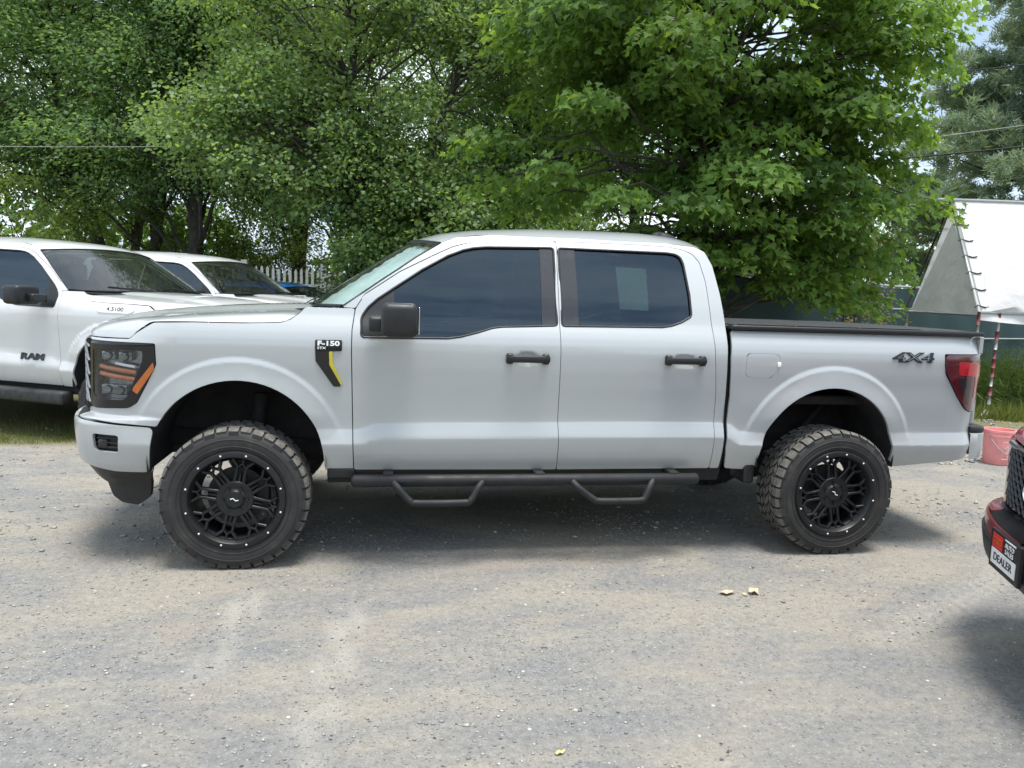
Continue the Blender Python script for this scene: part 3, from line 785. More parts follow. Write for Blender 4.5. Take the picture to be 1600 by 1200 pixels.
        rows = [[(x, lerp(.15, W-.15, k/10), 1.462+.006*(1-(2*k/10-1)**2)*1.0+(.004 if int(i) % 3 else 0)) for k in range(11)] for i, x in enumerate([3.0,3.01,3.4,3.41,3.42,3.85,3.86,3.87,4.3,4.31,4.68])]
        loft(rows, M_('tonneau'), 'bed_cover', root, flip=True)
    else:
        QP = [(2.866,.55),(2.867,.731),(2.863,1.013),(2.836,1.253),(2.825,1.487),(2.818,1.725),(2.796,1.850),(3.0,1.93),(3.9,1.90),(4.35,1.80),(4.62,1.45),(4.70,1.25),(4.72,.8),(4.70,.60),(4.165,.556),(4.120,.600)]+arc(3.65,.61,.472,0,172,24)+[(3.175,.61),(3.165,.535),(2.95,.55)]
        QW = [(2.96,1.44),(2.95,1.84),(3.8,1.82),(4.2,1.72),(4.42,1.47)]
        q = both('quarter_panel', QP, [QW]); both('window', QW, m=M_('tinted_glass'), step=.12, rim=0, d=.01, parents=q)
        rr = []
        for x, z in ((2.86,1.94),(3.2,1.935),(3.9,1.90),(4.35,1.80),(4.62,1.45),(4.72,1.2),(4.72,.6)):
            p = M(min(x, 4.7), z); rr.append([(x+.06*(1-(2*k/14-1)**2), lerp(p[1], W-p[1], k/14), z+(.11 if z > 1.7 else 0)*(1-abs(2*k/14-1)**3)) for k in range(15)])
        loft(rr, pm, 'tail_shell', root, flip=True)
    # underbody
    ub = MB()
    for s in (0, 1):
        y0 = .62 if not s else W-.62
        ub.tube([(-.75, y0, .66), (-.4, y0, .66), (.45, y0, .58), (2.9, y0, .56), (3.3, y0, .70), (4.0, y0, .70), (4.7, y0, .66)], .055, 6)
    ub.box((.0, W/2, .86), (1.5, .66, .5), .05); ub.box((1.75, W/2, .64), (2.35, 1.80, .10), .02); ub.box((3.85, W/2, .98), (1.78, 1.70, .06), .01)
    ub.box((.9, W/2, .55), (1.3, .36, .26), .06); ub.tube([(1.5, W/2, .53), (3.5, W/2, .42)], .04, 8); ub.box((2.4, .80, .52), (.9, .42, .22), .05)
    ub.tube([(3.65, .30, .402), (3.65, W-.30, .402)], .048, 10); ub.add(*lathe_vf([(0, -.12), (.09, -.10), (.15, 0), (.09, .10), (0, .12)], 16, c=(3.65, W/2, .40)))
    ub.tube([(.0, .32, .36), (.0, W/2-.2, .50)], .035, 8); ub.tube([(.0, W-.32, .36), (.0, W/2+.2, .50)], .035, 8)
    ub.tube([(2.0, 1.5, .50), (3.2, 1.55, .52), (4.0, 1.6, .62), (4.75, 1.7, .55)], .035, 8); ub.box((2.6, 1.5, .50), (.6, .24, .18), .05)
    for s in (0, 1):
        y0 = .45 if not s else W-.45
        ub.tube([(.05, y0, .40), (.08, y0+.02, .95)], .045, 10)
        ub.tube([(3.45, y0+.05, .42), (3.85, y0+.04, .92)], .022, 8)
        ub.tube([(3.05, y0+.12, .60), (3.65, y0+.12, .47), (4.25, y0+.12, .62)], .022, 6)
    ub.build('underbody', M_('under_black'), root)
    for s in (0, 1):                                                       # wheel-arch liners
        for cx, cz, r in ((.01,.60,.485),(3.65,.61,.482)):
            y0, y1 = .075, .62
            A = arc(cx, cz, r, -6, 186, 26); f = (lambda y: W-y) if s else (lambda y: y)
            V = [(x, f(y0), z) for x, z in A]+[(x, f(y1), z) for x, z in A]; n = len(A)
            F = [(i, i+1, n+i+1, n+i) for i in range(n-1)]; c0 = len(V)
            V.append((cx, f(y1), cz-.05)); F += [(n+i, n+i+1, c0) for i in range(n-1)]
            if s: F = [x[::-1] for x in F]
            obj('wheel_arch_liner', V, F, M_('liner'), root, angle=40)
    for s in (0, 1):
        f = (lambda y: W-y) if s else (lambda y: y); mb = MB()
        mb.tube([(.50, f(.14), .553), (.66, f(.15), .550), (2.93, f(.17), .548)], .024, 8)
        mb.build('sill_trim', M_('black_plastic'), root)
    # cabin
    cb = empty('cabin', (0, 0, 0), 0, FRR, root)
    mb = MB(); mb.box((.80, W/2, 1.22), (.55, W-.42, .36), .08); mb.box((.62, W/2, 1.36), (.5, W-.5, .08), .03); mb.build('dashboard', M_('seat'), cb)
    for y0 in (.60, W-.60):
        mb = MB(); mb.box((1.62, y0, 1.0), (.55, .54, .18), .06); mb.box((1.92, y0, 1.30), (.16, .52, .62), .06, Euler((0, .18, 0))); mb.box((1.99, y0, 1.70), (.10, .27, .19), .04); mb.build('seat', M_('seat'), cb)
    mb = MB(); mb.box((2.50, W/2, 1.0), (.5, 1.5, .18), .06); mb.box((2.80, W/2, 1.30), (.14, 1.5, .60), .05, Euler((0, .15, 0)))
    for y0 in (.55, W/2, W-.55): mb.box((2.83, y0, 1.66), (.09, .26, .16), .04)
    mb.build('rear_bench', M_('seat'), cb)
    V, F = tube_vf([(1.22+.07*math.sin(a), .60+.19*math.cos(a), 1.34+.17*math.sin(a)) for a in [2*math.pi*i/20 for i in range(20)]], .016, 6, closed=True)
    obj('steering_wheel', V, F, M_('seat'), cb, smooth=True)
    V, F = box_vf((.04, .24, .07), .015); obj('rear_view_mirror', [Vector(v)+Vector((1.13, W/2, 1.80)) for v in V], F, M_('black_plastic'), cb, angle=40)
    if P.get('reflection_and_sunshade'):
        V, F, N = panel_vf([(2.235,1.535),(2.420,1.530),(2.430,1.790),(2.232,1.795)], [], M, .06, 0, .008); obj('window_reflection', V, F, M_('film'), rd[0], normals=N)  # pale rectangular reflection in the rear door window, painted as a see-through patch
        rows = []; R = random.Random(4)
        for i in range(25):
            t = i/24; u = lerp(.60, 1.125, t); z = interp(E, u); p = M(u, z); bow = lerp(.25, .15, t); row = []
            for k in range(15):
                s = .03+(.40+.05*math.sin(9*t))*k/14; q = 1-(2*s-1)**2; c = .006*math.sin(k*1.9+i*.35)+.008*R.random()
                row.append((p[0]-bow*q+.028+c, lerp(p[1], W-p[1], s)+.01, p[2]+lerp(-.008, .042, t)*q-.018-c))
            rows.append(row)
        loft(rows, M_('sunshade'), 'sunshade', cb, angle=80)
    # mirrors, handles
    for s in (0, 1):
        f = (lambda v: (v[0], W-v[1], v[2])) if s else (lambda v: tuple(v))
        mi = empty('door_mirror', (0, 0, 0), 0, FRR, root)
        dz = 0
        V, F = box_vf((.20, .26, .185), .038)
        V = [((v[0]+.895), v[1]-.115, v[2]+1.44+dz+.10*(v[1]*-.1)) for v in V]
        obj('mirror_housing', [f(v) for v in V], F if not s else [q[::-1] for q in F], M_('black_plastic'), mi, angle=50)
        V, F = box_vf((.115, .17, .085), .02); V = [(v[0]+.785, v[1]-.05, v[2]+1.412) for v in V]
        obj('mirror_arm', [f(v) for v in V], F if not s else [q[::-1] for q in F], M_('black_plastic'), mi, angle=50)
        V, F = box_vf((.006, .21, .145), .002); V = [(v[0]+.997, v[1]-.115, v[2]+1.44) for v in V]
        obj('mirror_glass', [f(v) for v in V], F if not s else [q[::-1] for q in F], M_('chrome'), mi)
        for door, x0, z0 in ((fd, 1.652, 1.227), (rd, 2.634, 1.236)):
            y0 = M(x0, z0+.05)[1]; mb = MB()
            mb.tube([(x0-.126, y0-.020, z0), (x0-.07, y0-.036, z0), (x0+.07, y0-.036, z0), (x0+.126, y0-.020, z0)], .017, 8)
            mb.box((x0-.108, y0-.010, z0), (.042, .05, .050), .012); mb.box((x0+.108, y0-.010, z0), (.042, .05, .050), .012)
            mb.V = [((v[0], v[1], z0+(v[2]-z0)*1.25)) for v in mb.V]
            mb.V = [f(v) for v in mb.V]; mb.F = mb.F if not s else [q[::-1] for q in mb.F]
            mb.build('door_handle', M_('black_plastic') if P.get('blackhandles', True) else pm, door[s])
    # roof antenna, wipers
    V, F = loft_fin(); obj('roof_antenna', V, F, M_('black_plastic'), root, angle=50)
    for y0, y1 in ((.42, .95), (1.15, 1.70)):
        mb = MB()
        mb.tube([(.33+.10*abs((y0-1.065)), y0, 1.505), (.40-.04*(1-abs(y1-1.065)), y1, 1.535)], .007, 5)
        mb.tube([(.36, y0-.06, 1.512), (.37, (y0+y1)/2, 1.528), (.38, y1, 1.545)], .004, 4); mb.build('wiper', M_('black_plastic'), root)
    return root, dict(fd=fd, rd=rd, cab=cab, fend=fend, bed=bed if pick else None, bump=bump, root=root)
def loft_fin():
    V = []; F = []
    S = [(2.735, .010, 2.052), (2.75, .02, 2.085), (2.79, .024, 2.098), (2.85, .024, 2.090), (2.92, .022, 2.066), (2.96, .014, 2.03)]
    for x, w, z in S: V += [(x, 1.065-w*2.2, 2.0), (x, 1.065-w, z-.008), (x, 1.065, z), (x, 1.065+w, z-.008), (x, 1.065+w*2.2, 2.0)]
    for i in range(len(S)-1):
        for k in range(4): F.append((i*5+k, (i+1)*5+k, (i+1)*5+k+1, i*5+k+1))
    return V, F
# ------------------------------------------------------------------ ground
def gravel_mat():
    m, t, N, out = nodes('gravel_ground')
    P = N('ShaderNodeNewGeometry').outputs['Position']
    def mapped(s, loc=(0, 0, 0), rot=0):
        return N('ShaderNodeMapping', {'Vector': P, 'Scale': s, 'Location': loc, 'Rotation': (0, 0, rot)}).outputs[0]
    big = noise(N, mapped((.55, 1.0, 1), (3.1, 1.7, 0), .25), 1.0, 6, .62, .6)
    mid = noise(N, mapped((.8, 2.2, 1), (0, 0, 0), .12), 2.3, 7, .65, .4)
    fine_ = noise(N, P, 26, 8, .75)
    grit = noise(N, P, 120, 6, .8)
    dust = ramp(N, fine_, [(.28, (.28, .25, .205)), (.5, (.37, .34, .288)), (.75, (.455, .43, .375))])
    stone = ramp(N, fine_, [(.25, (.155, .158, .162)), (.5, (.245, .248, .248)), (.75, (.37, .37, .365))])
    f = N('ShaderNodeMath', {0: big, 1: N('ShaderNodeMath', {0: mid, 1: .6}, operation='MULTIPLY').outputs[0]}, operation='ADD').outputs[0]
    fm = ramp(N, f, [(.70, (0, 0, 0)), (.92, (.95, .95, .95))])
    c = mixc(N, fm, dust, stone)
    pink = ramp(N, noise(N, mapped((.9, 1.6, 1), (9, 4, 0)), 1.6, 5, .6), [(.56, (0, 0, 0)), (.70, (.5, .5, .5))])
    c = mixc(N, pink, c, (.40, .335, .275))
    tk = N('ShaderNodeAttribute', attribute_name='track').outputs['Fac']
    c = mixc(N, N('ShaderNodeMath', {0: tk, 1: .85}, operation='MULTIPLY').outputs[0], c, (.47, .445, .39))
    # individual stones: voronoi cells with their own tone
    vo = N('ShaderNodeTexVoronoi', {'Vector': P, 'Scale': 85, 'Randomness': 1}, feature='F1')
    vcol = N('ShaderNodeSeparateColor', {0: vo.outputs['Color']}).outputs
    keep = N('ShaderNodeMath', {0: vcol[0], 1: N('ShaderNodeMapRange', {'Value': fm, 'To Min': .84, 'To Max': .62}).outputs[0]}, operation='GREATER_THAN').outputs[0]
    near = N('ShaderNodeMath', {0: vo.outputs['Distance'], 1: .42}, operation='LESS_THAN').outputs[0]
    sm = N('ShaderNodeMath', {0: keep, 1: near}, operation='MULTIPLY').outputs[0]
    sc_ = ramp(N, vcol[1], [(0, (.07, .075, .085)), (.35, (.20, .21, .22)), (.7, (.36, .35, .33)), (1, (.50, .485, .455))])
    c = mixc(N, N('ShaderNodeMath', {0: sm, 1: .75}, operation='MULTIPLY').outputs[0], c, sc_)
    c = mixc(N, ramp(N, grit, [(.3, (.55, .55, .55)), (.62, (0, 0, 0))]), c, (.11, .105, .095))
    vo2 = N('ShaderNodeTexVoronoi', {'Vector': P, 'Scale': 34, 'Randomness': 1}, feature='F1')
    v2 = N('ShaderNodeSeparateColor', {0: vo2.outputs['Color']}).outputs
    k2 = N('ShaderNodeMath', {0: N('ShaderNodeMath', {0: v2[0], 1: .955}, operation='GREATER_THAN').outputs[0], 1: N('ShaderNodeMath', {0: vo2.outputs['Distance'], 1: .25}, operation='LESS_THAN').outputs[0]}, operation='MULTIPLY').outputs[0]
    c = mixc(N, k2, c, ramp(N, v2[1], [(0, (.06, .06, .065)), (.5, (.3, .29, .27)), (1, (.66, .64, .6))]))
    # straw coloured strip with weeds toward the back right, grass strip under the parked trucks
    at = N('ShaderNodeAttribute', attribute_name='verge').outputs['Fac']
    vg = N('ShaderNodeMath', {0: at, 1: N('ShaderNodeMath', {0: fine_, 1: .5}, operation='SUBTRACT').outputs[0]}, operation='ADD').outputs[0]
    c = mixc(N, ramp(N, vg, [(.40, (0, 0, 0)), (.60, (1, 1, 1))]), c, ramp(N, grit, [(.3, (.08, .09, .035)), (.7, (.27, .24, .13))]))
    b = N('ShaderNodeBsdfPrincipled', {'Base Color': c, 'Roughness': .93, 'Specular IOR Level': .25})
    h1 = N('ShaderNodeMath', {0: grit, 1: N('ShaderNodeMath', {0: fine_, 1: 1.6}, operation='MULTIPLY').outputs[0]}, operation='ADD').outputs[0]
    h2 = N('ShaderNodeMath', {0: h1, 1: N('ShaderNodeMath', {0: sm, 1: .8}, operation='MULTIPLY').outputs[0]}, operation='ADD').outputs[0]
    bn = N('ShaderNodeBump', {'Height': h2, 'Strength': .75, 'Distance': .010})
    t.links.new(bn.outputs[0], b.inputs['Normal']); t.links.new(b.outputs[0], out.inputs[0])
gravel_mat()
from mathutils import noise as MN
def fbm(x, y, s): return MN.fractal(Vector((x*s, y*s, 3.3)), 1.0, 2.1, 4)
TRACKS = [([(-2.2,1.3),(-1.55,.2),(-1.35,-.5),(-1.9,-1.3),(-2.6,-1.9)], .12), ([(.68,-.55),(.62,-1.2),(.55,-1.9),(.50,-2.6)], .11), ([(.15,-.35),(.12,-.8),(.10,-1.2)], .11), ([(6.5,1.2),(5.0,-.2),(3.2,-1.2)], .12)]
def track_d(x, y):
    best = 9, 0
    for P, w in TRACKS:
        for (x0, y0), (x1, y1) in zip(P, P[1:]):
            L = math.hypot(x1-x0, y1-y0); t = max(0, min(1, ((x-x0)*(x1-x0)+(y-y0)*(y1-y0))/L/L))
            d = math.hypot(x-x0-t*(x1-x0), y-y0-t*(y1-y0))
            if d < best[0]: best = (d, w)
    return best
def axis(a, b, st, far, grow):
    v = list(np.arange(a, b+st/2, st)); s = st; x = v[-1]
    while x < far: s *= grow; x += s; v.append(x)
    s = st; x = v[0]; pre = []
    while x > -far: s *= grow; x -= s; pre.append(x)
    return pre[::-1]+v
xs = axis(-3.2, 6.2, .04, 260, 1.22); ys = axis(-3.0, 1.0, .04, 260, 1.22)
V = []; vg = []
tyres = [(0, .15), (3.693, .15), (0, 1.98), (3.693, 1.98)]
def gz(x, y):
    if abs(x) > 14 or abs(y) > 14: return 0.0
    z = .010*fbm(x, y, .9)+.0035*fbm(x+9, y, 5)+.0022*fbm(x, y+5, 17)
    d, w = track_d(x, y)
    if d < w*1.6:
        k = 1-sst(w*.75, w*1.5, d); z -= .006*k
        if d < w: z += .0035*math.sin(d*2*math.pi/.045)*k
    for tx, ty in tyres:
        dd = math.hypot((x-tx)/.9, (y-ty)/1.2); z *= sst(.10, .45, dd)
    return z
for y in ys:
    for x in xs:
        V.append((x, y, gz(x, y)))
        # verge mask
        wl = sst(3.5, 4.1, y-.06*x)*sst(-1.2, -2.0, x)*(1-sst(3.6, 3.9, 7-y)*0)
        wr = sst(.2, 1.6, (y-3.3)-.45*(x-8.2))*sst(4.5, 6.0, x)
        vg.append(max(wl, wr, sst(6.5, 8.0, y)))
nx_ = len(xs)
F = [(j*nx_+i, j*nx_+i+1, (j+1)*nx_+i+1, (j+1)*nx_+i) for j in range(len(ys)-1) for i in range(nx_-1)]
g = obj('ground', V, F, M_('gravel_ground'), smooth=True); tag(g, kind='structure')
a_ = g.data.attributes.new('verge', 'FLOAT', 'POINT'); a_.data.foreach_set('value', vg)
def tkv(x, y):
    if not (-3.5 < x < 7 and -3.2 < y < 2): return 0.0
    d, w = track_d(x, y); return (1-sst(w*.5, w*1.1, d))*(.55+.45*math.sin(d*2*math.pi/.045))*(.4+.6*min(1, max(0, .5+fbm(x, y, 2))))
a2_ = g.data.attributes.new('track', 'FLOAT', 'POINT'); a2_.data.foreach_set('value', [tkv(v[0], v[1]) for v in V])

def fast_mesh(name, V, loops, starts, mat, parent=None, tint=None, smooth=False, mats=None):
    me = bpy.data.meshes.new(name)
    me.vertices.add(len(V)); me.vertices.foreach_set('co', np.asarray(V, dtype=np.float32).ravel())
    me.loops.add(len(loops)); me.loops.foreach_set('vertex_index', np.asarray(loops, dtype=np.int32))
    me.polygons.add(len(starts)); me.polygons.foreach_set('loop_start', np.asarray(starts, dtype=np.int32))
    me.update(calc_edges=True)
    if smooth: me.polygons.foreach_set('use_smooth', [True]*len(starts))
    if tint is not None:
        at = me.attributes.new('tint', 'FLOAT', 'POINT'); at.data.foreach_set('value', np.asarray(tint, dtype=np.float32))
    return link(name, me, mat, parent)
R_ = np.random.RandomState(5)
simple('stone_grey', (.24, .245, .25), .9, var=.5, vscale=30)
def stone_mat():
    m, t, N, out = nodes('stones')
    at = N('ShaderNodeAttribute', attribute_name='tint').outputs['Fac']
    c = ramp(N, at, [(0, (.12, .125, .13)), (.3, (.24, .24, .24)), (.65, (.35, .34, .315)), (.9, (.43, .415, .385)), (1, (.56, .545, .51))])
    b = N('ShaderNodeBsdfPrincipled', {'Base Color': c, 'Roughness': .85}); t.links.new(b.outputs[0], out.inputs[0])
stone_mat()
def stones(n, name, box, smin, smax, seed):
    R = np.random.RandomState(seed)
    oct_ = np.array([(1,0,0),(-1,0,0),(0,1,0),(0,-1,0),(0,0,1),(0,0,-1)], float)
    fc = np.array([(0,2,4),(2,1,4),(1,3,4),(3,0,4),(2,0,5),(1,2,5),(3,1,5),(0,3,5)])
    V = []; T = []
    k = 0
    while k < n:
        x = box[0]+(box[1]-box[0])*R.rand(); y = box[2]+(box[3]-box[2])*R.rand()
        if fbm(x+20, y+3, 1.1)+.9*R.rand() < .35: continue
        s = smin+(smax-smin)*R.rand()**5
        q = oct_*s*(.55+.75*R.rand(6, 1)); a = R.rand()*6.28; c, sn = math.cos(a), math.sin(a)
        q = q @ np.array([[c, sn, 0], [-sn, c, 0], [0, 0, 1]]); q[:, 0] *= 1.25; q[:, 2] *= .62
        q = q+R.randn(6, 3)*s*.12
        V.append(q+np.array([x, y, gz(x, y)+s*.22])); T += [min(1, max(0, R.beta(2, 2.2)))]*6; k += 1
    V = np.concatenate(V); loops = (fc.ravel()[None, :]+6*np.arange(n)[:, None]).ravel()
    o = fast_mesh(name, V, loops, np.arange(0, len(loops), 3), M_('stones'), tint=T)
    tag(o, kind='stuff'); return o
stones(34000, 'loose_gravel', (-3.0, 5.8, -2.9, 1.1), .0016, .0085, 3)
stones(900, 'loose_gravel', (-3.0, 5.8, -2.9, 1.1), .005, .014, 9)
stones(6000, 'loose_gravel', (-4, 9.5, .3, 4.5), .004, .020, 4)
stones(7000, 'loose_gravel', (6.5, 13.5, 2.6, 7.0), .008, .034, 6)

# ------------------------------------------------------------------ the lifted grey pickup
ORG = (1.85, 1.065, 0)
truck, TP = build_vehicle('pickup_truck', 'light grey lifted crew cab pickup with black mesh wheels and step bars, in the foreground', 'pickup truck', ORG, 0,
                          dict(paint='grey_paint', fine=True, origin=ORG, reflection_and_sunshade=True))
def on_skin(V, u0, z0, lift=.004, far=False):
    out = []
    for x, y, z in V:
        p = BODY.M(u0+(-x if far else x), z0+y, -(lift+z)); out.append((p[0], W-p[1] if far else p[1], p[2]))
    return out
def skin_text(s, size, ext, u0, z0, mat, parent, name='lettering', sx=1.0, far=False, lift=.004, shear=0, offset=0.0, flipf=False):
    V, F = text_vf(s, size, ext, sx, shear=shear, offset=offset)
    return obj(name, on_skin(V, u0, z0, lift, far), F, mat, parent)
fender = TP['fend'][0]
for k in (0, 1):
    fp = TP['fend'][k]
    def both1(nm, outl, m, d, rim, par):
        V, F, N = panel_vf(outl, [], BODY.M, .03, rim, d)
        if k: V, F, N = mirror_vfn(V, F, N, W)
        return obj(nm, V, F, m, par, normals=N)
    bd = both1('fender_badge', fil([(.433,1.309),(.579,1.311),(.579,1.250),(.507,1.247),(.510,1.170),(.576,1.062),(.572,1.046),(.536,1.046),(.437,1.190)], .008), M_('black_gloss'), -.010, .012, fp)
    both1('badge_stripe', fil([(.511,1.243),(.527,1.243),(.529,1.178),(.582,1.060),(.578,1.052),(.513,1.170)], .003), M_('yellow'), -.012, .012, bd)
    skin_text('F-150', .037, .002, .506, 1.290, M_('badge_white'), bd, sx=1.45, far=bool(k), lift=.012, offset=.0012)
    skin_text('STX', .018, .001, .468, 1.264, M_('badge_white'), bd, sx=1.5, far=bool(k), lift=.012, offset=.0004)
    bside = TP['bed'][k]
    skin_text('4X4', .088, .005, 4.190, 1.284, M_('badge_dark'), bside, sx=1.95, far=bool(k), lift=.003, shear=.12, offset=.003)
    skin_text('4X4', .074, .001, 4.190, 1.286, M_('grille_grey'), bside, sx=1.98, far=bool(k), lift=.009, shear=.12, offset=-.002)
# step bars
for s in (0, 1):
    f = (lambda p: (p[0], W-p[1], p[2])) if s else (lambda p: p)
    sb = empty('step_bar', (0, 0, 0), 0, FR[truck], truck)
    V, F = tube_vf([f((x, .03, .502)) for x in (.640, .648, .66, 1.5, 2.74, 2.752, 2.758)], [.018, .030, .036, .036, .036, .030, .016], 14)
    obj('rail', V, F, M_('step_bar_black'), sb, angle=50)
    for x0, x1, x2, x3 in ((.880,.975,1.325,1.400),(1.942,2.065,2.385,2.452)):
        pts = catmull([(x0,.0,.500),(x0+.03,-.03,.470),(x1,-.05,.402),(x1+.05,-.055,.390),(x2-.05,-.055,.390),(x2,-.05,.402),(x3-.03,-.03,.470),(x3,.0,.500)], 4)
        V, F = tube_vf([f(p) for p in pts], .021, 10); obj('hoop_step', V, F, M_('step_bar_black'), sb, smooth=True)
    for x in (.85, 1.75, 2.6):
        V, F = box_vf((.06, .24, .035), .008); obj('bracket', [Vector(v)+Vector(f((x, .14, .53))) for v in V], F, M_('under_black'), sb)
for s in (0, 1):
    f = (lambda p: (p[0], W-p[1], p[2])) if s else (lambda p: p)
    V, F = box_vf((.075, .20, .13), .02); obj('mud_flap', [Vector(f((v[0]+3.135, v[1]+.20, v[2]+.515))) for v in V], F if not s else [q[::-1] for q in F], M_('black_plastic'), truck, angle=40)
    V, F = box_vf((.16, .05, .06), .012); obj('mud_flap', [Vector(f((v[0]+.58, v[1]+.13, v[2]+.530))) for v in V], F if not s else [q[::-1] for q in F], M_('black_plastic'), truck, angle=40)
wh = make_wheel(truck, 'wheel', c=(0-ORG[0], .002-ORG[1], .402))
copy_wheel(wh, truck, (3.693-ORG[0], .002-ORG[1], .402), 0, .43)
for x in (0, 3.693): copy_wheel(wh, truck, (x-ORG[0], W-.002-ORG[1], .402), math.pi, .2)

# ------------------------------------------------------------------ the parked vehicles behind and beside it
TH = math.radians(147.3)
def plain_wheels(root, sc, fx=3.693, first=None, R=.40):
    w = first
    for i, (x, y, rz) in enumerate(((0, .03, 0), (fx, .03, 0), (0, W-.03, math.pi), (fx, W-.03, math.pi))):
        loc = ((x-ORG[0])*sc[0], (y-ORG[1])*sc[1], R-.006)
        if i == 0 and first is None: w = make_wheel(root, 'wheel', R=R, rimr=R-.165, wid=.26, style='plain', c=loc, load=R-.006)
        else: copy_wheel(w, root, loc, rz)
    return w
ram, RP = build_vehicle('pickup_truck', 'white pickup at the left edge with black door mirror, nearest of the parked white trucks', 'pickup truck', (-2.91, 5.28, 0), math.radians(152),
                        dict(paint='white_paint', origin=ORG, hood=[(-1.0,1.32),(-.95,1.37),(-.85,1.41),(-.49,1.45),(-.04,1.475),(.3,1.487),(.5,1.49)]), group='white trucks parked behind the grey pickup')
w0 = plain_wheels(ram, (1, 1, 1))
for s in (0, 1):
    V, F = box_vf((2.5, .16, .13), .03); obj('running_board', [Vector((v[0]+1.8, (W-v[1]-.07) if s else v[1]+.07, v[2]+.435)) for v in V], F if not s else [q[::-1] for q in F], M_('steel_dark'), ram, angle=40)
for k in (0, 1):
    skin_text('RAM', .085, .004, 1.00, .82, M_('badge_dark'), RP['fd'][k], sx=1.8, far=bool(k), offset=.004)
    V, F, N = panel_vf(fil([(-.30,1.372),(-.30,1.325),(-.24,1.300),(.12,1.300),(.15,1.33),(.14,1.372)], .02), [], BODY.M, .05, .006, -.006)
    if k: V, F, N = mirror_vfn(V, F, N, W)
    pl = obj('hood_badge_plate', V, F, M_('badge_white'), RP['fend'][k], normals=N)
    skin_text('4.5100', .052, .002, -.075, 1.336, M_('badge_dark'), pl, sx=1.45, far=bool(k), lift=.007)
w2, WP = build_vehicle('pickup_truck', 'farther white pickup, only its roof and windshield showing above the grey hood', 'pickup truck', (-2.06, 7.70, 0), math.radians(156),
                       dict(paint='white_paint', origin=ORG), group='white trucks parked behind the grey pickup')
plain_wheels(w2, (1, 1, 1), first=w0)
BS = (.95, .90, .84)
bl, BP = build_vehicle('estate_car', 'blue car parked beyond the white trucks in front of the white picket fence', 'car', (-1.15, 10.1, 0), TH, dict(paint='blue_paint', origin=ORG, bed=False), sc=BS)
plain_wheels(bl, BS, first=w0, R=.40)
RS = (.93, .87, .79)
rd_, RDP = build_vehicle('pickup_truck', 'dark red truck nosing in at the right edge, black mesh grille and dealer plate', 'pickup truck', (5.86, -2.77, 0), math.radians(-23.5),
                     dict(paint='red_paint', origin=ORG, grille='badge_dark', two_tone=True), sc=RS)
plain_wheels(rd_, RS, R=.385)
# ------------------------------------------------------------------ red truck: emblem and dealer plate
em = MB()
def ell(rx, rz, cx=0, cz=0, n=24): return [(-.985, 1.065+cx+rx*math.cos(2*math.pi*i/n), 1.075+cz+rz*math.sin(2*math.pi*i/n)) for i in range(n)]
em.tube(ell(.105, .070), .010, 6, closed=True); em.tube(ell(.034, .062), .007, 6, closed=True); em.tube(ell(.075, .026, 0, .034), .007, 6, closed=True)
em.build('emblem', M_('chrome'), rd_)
pl = empty('plate_holder', (0, 0, 0), 0, FR[rd_], rd_)
V, F = box_vf((.02, .36, .215), .004); obj('plate_frame', [Vector(v)+Vector((-1.045, 1.125, .72)) for v in V], F, M_('black_plastic'), pl)
simple('plate_red', (.62, .03, .03), .4); simple('plate_white', (.75, .75, .75), .4)
def front_text(s, size, y, z, mat, sx=1):
    V, F = text_vf(s, size, .001, sx)
    obj('lettering', [Vector((-1.0585-v[2], 1.125+y-v[0], z+v[1])) for v in V], F, mat, pl)
def front_box(nm, y, z, w, h, mat, x=-1.0562):
    V, F = box_vf((.002, w, h)); obj(nm, [Vector(v)+Vector((x, 1.125+y, z)) for v in V], F, mat, pl)
front_box('plate_panel', 0, .685, .30, .085, M_('plate_white')); front_box('plate_panel', .085, .772, .125, .078, M_('plate_red')); front_box('plate_panel', -.07, .812, .13, .008, M_('plate_white'))
front_text('CARS', .05, .085, .772, M_('amber')); front_text('AUTO', .036, -.07, .785, M_('plate_white'), 1.1); front_text('SALES', .036, -.07, .752, M_('plate_white'), 1.1); front_text('DEALER', .06, 0, .685, M_('badge_dark'), 1.1)

# ------------------------------------------------------------------ fences
simple('fence_screen', (.016, .060, .058), .85, var=.35, vscale=6, bump=.6, bscale=60)
simple('galvanised', (.42, .44, .44), .45, metal=.5)
simple('vinyl_white', (.72, .73, .72), .5)
def screen_mat():
    m, t, N, out = nodes('screen_mesh')
    uv = N('ShaderNodeTexCoord').outputs['Object']
    w1 = N('ShaderNodeTexWave', {'Vector': N('ShaderNodeMapping', {'Vector': uv, 'Rotation': (0, math.radians(45), 0)}).outputs[0], 'Scale': 6.0}).outputs['Fac']
    w2_ = N('ShaderNodeTexWave', {'Vector': N('ShaderNodeMapping', {'Vector': uv, 'Rotation': (0, math.radians(-45), 0)}).outputs[0], 'Scale': 6.0}).outputs['Fac']
    mxx = N('ShaderNodeMath', {0: w1, 1: w2_}, operation='MAXIMUM').outputs[0]
    c = ramp(N, mxx, [(.955, (.015, .052, .060)), (.985, (.06, .10, .105))])
    c = mixc(N, N('ShaderNodeMapRange', {'Value': noise(N, uv, 1.3, 5), 'From Min': .4, 'From Max': .7}).outputs[0], c, (.012, .040, .045))
    b = N('ShaderNodeBsdfPrincipled', {'Base Color': c, 'Roughness': .8}); t.links.new(b.outputs[0], out.inputs[0])
screen_mat()
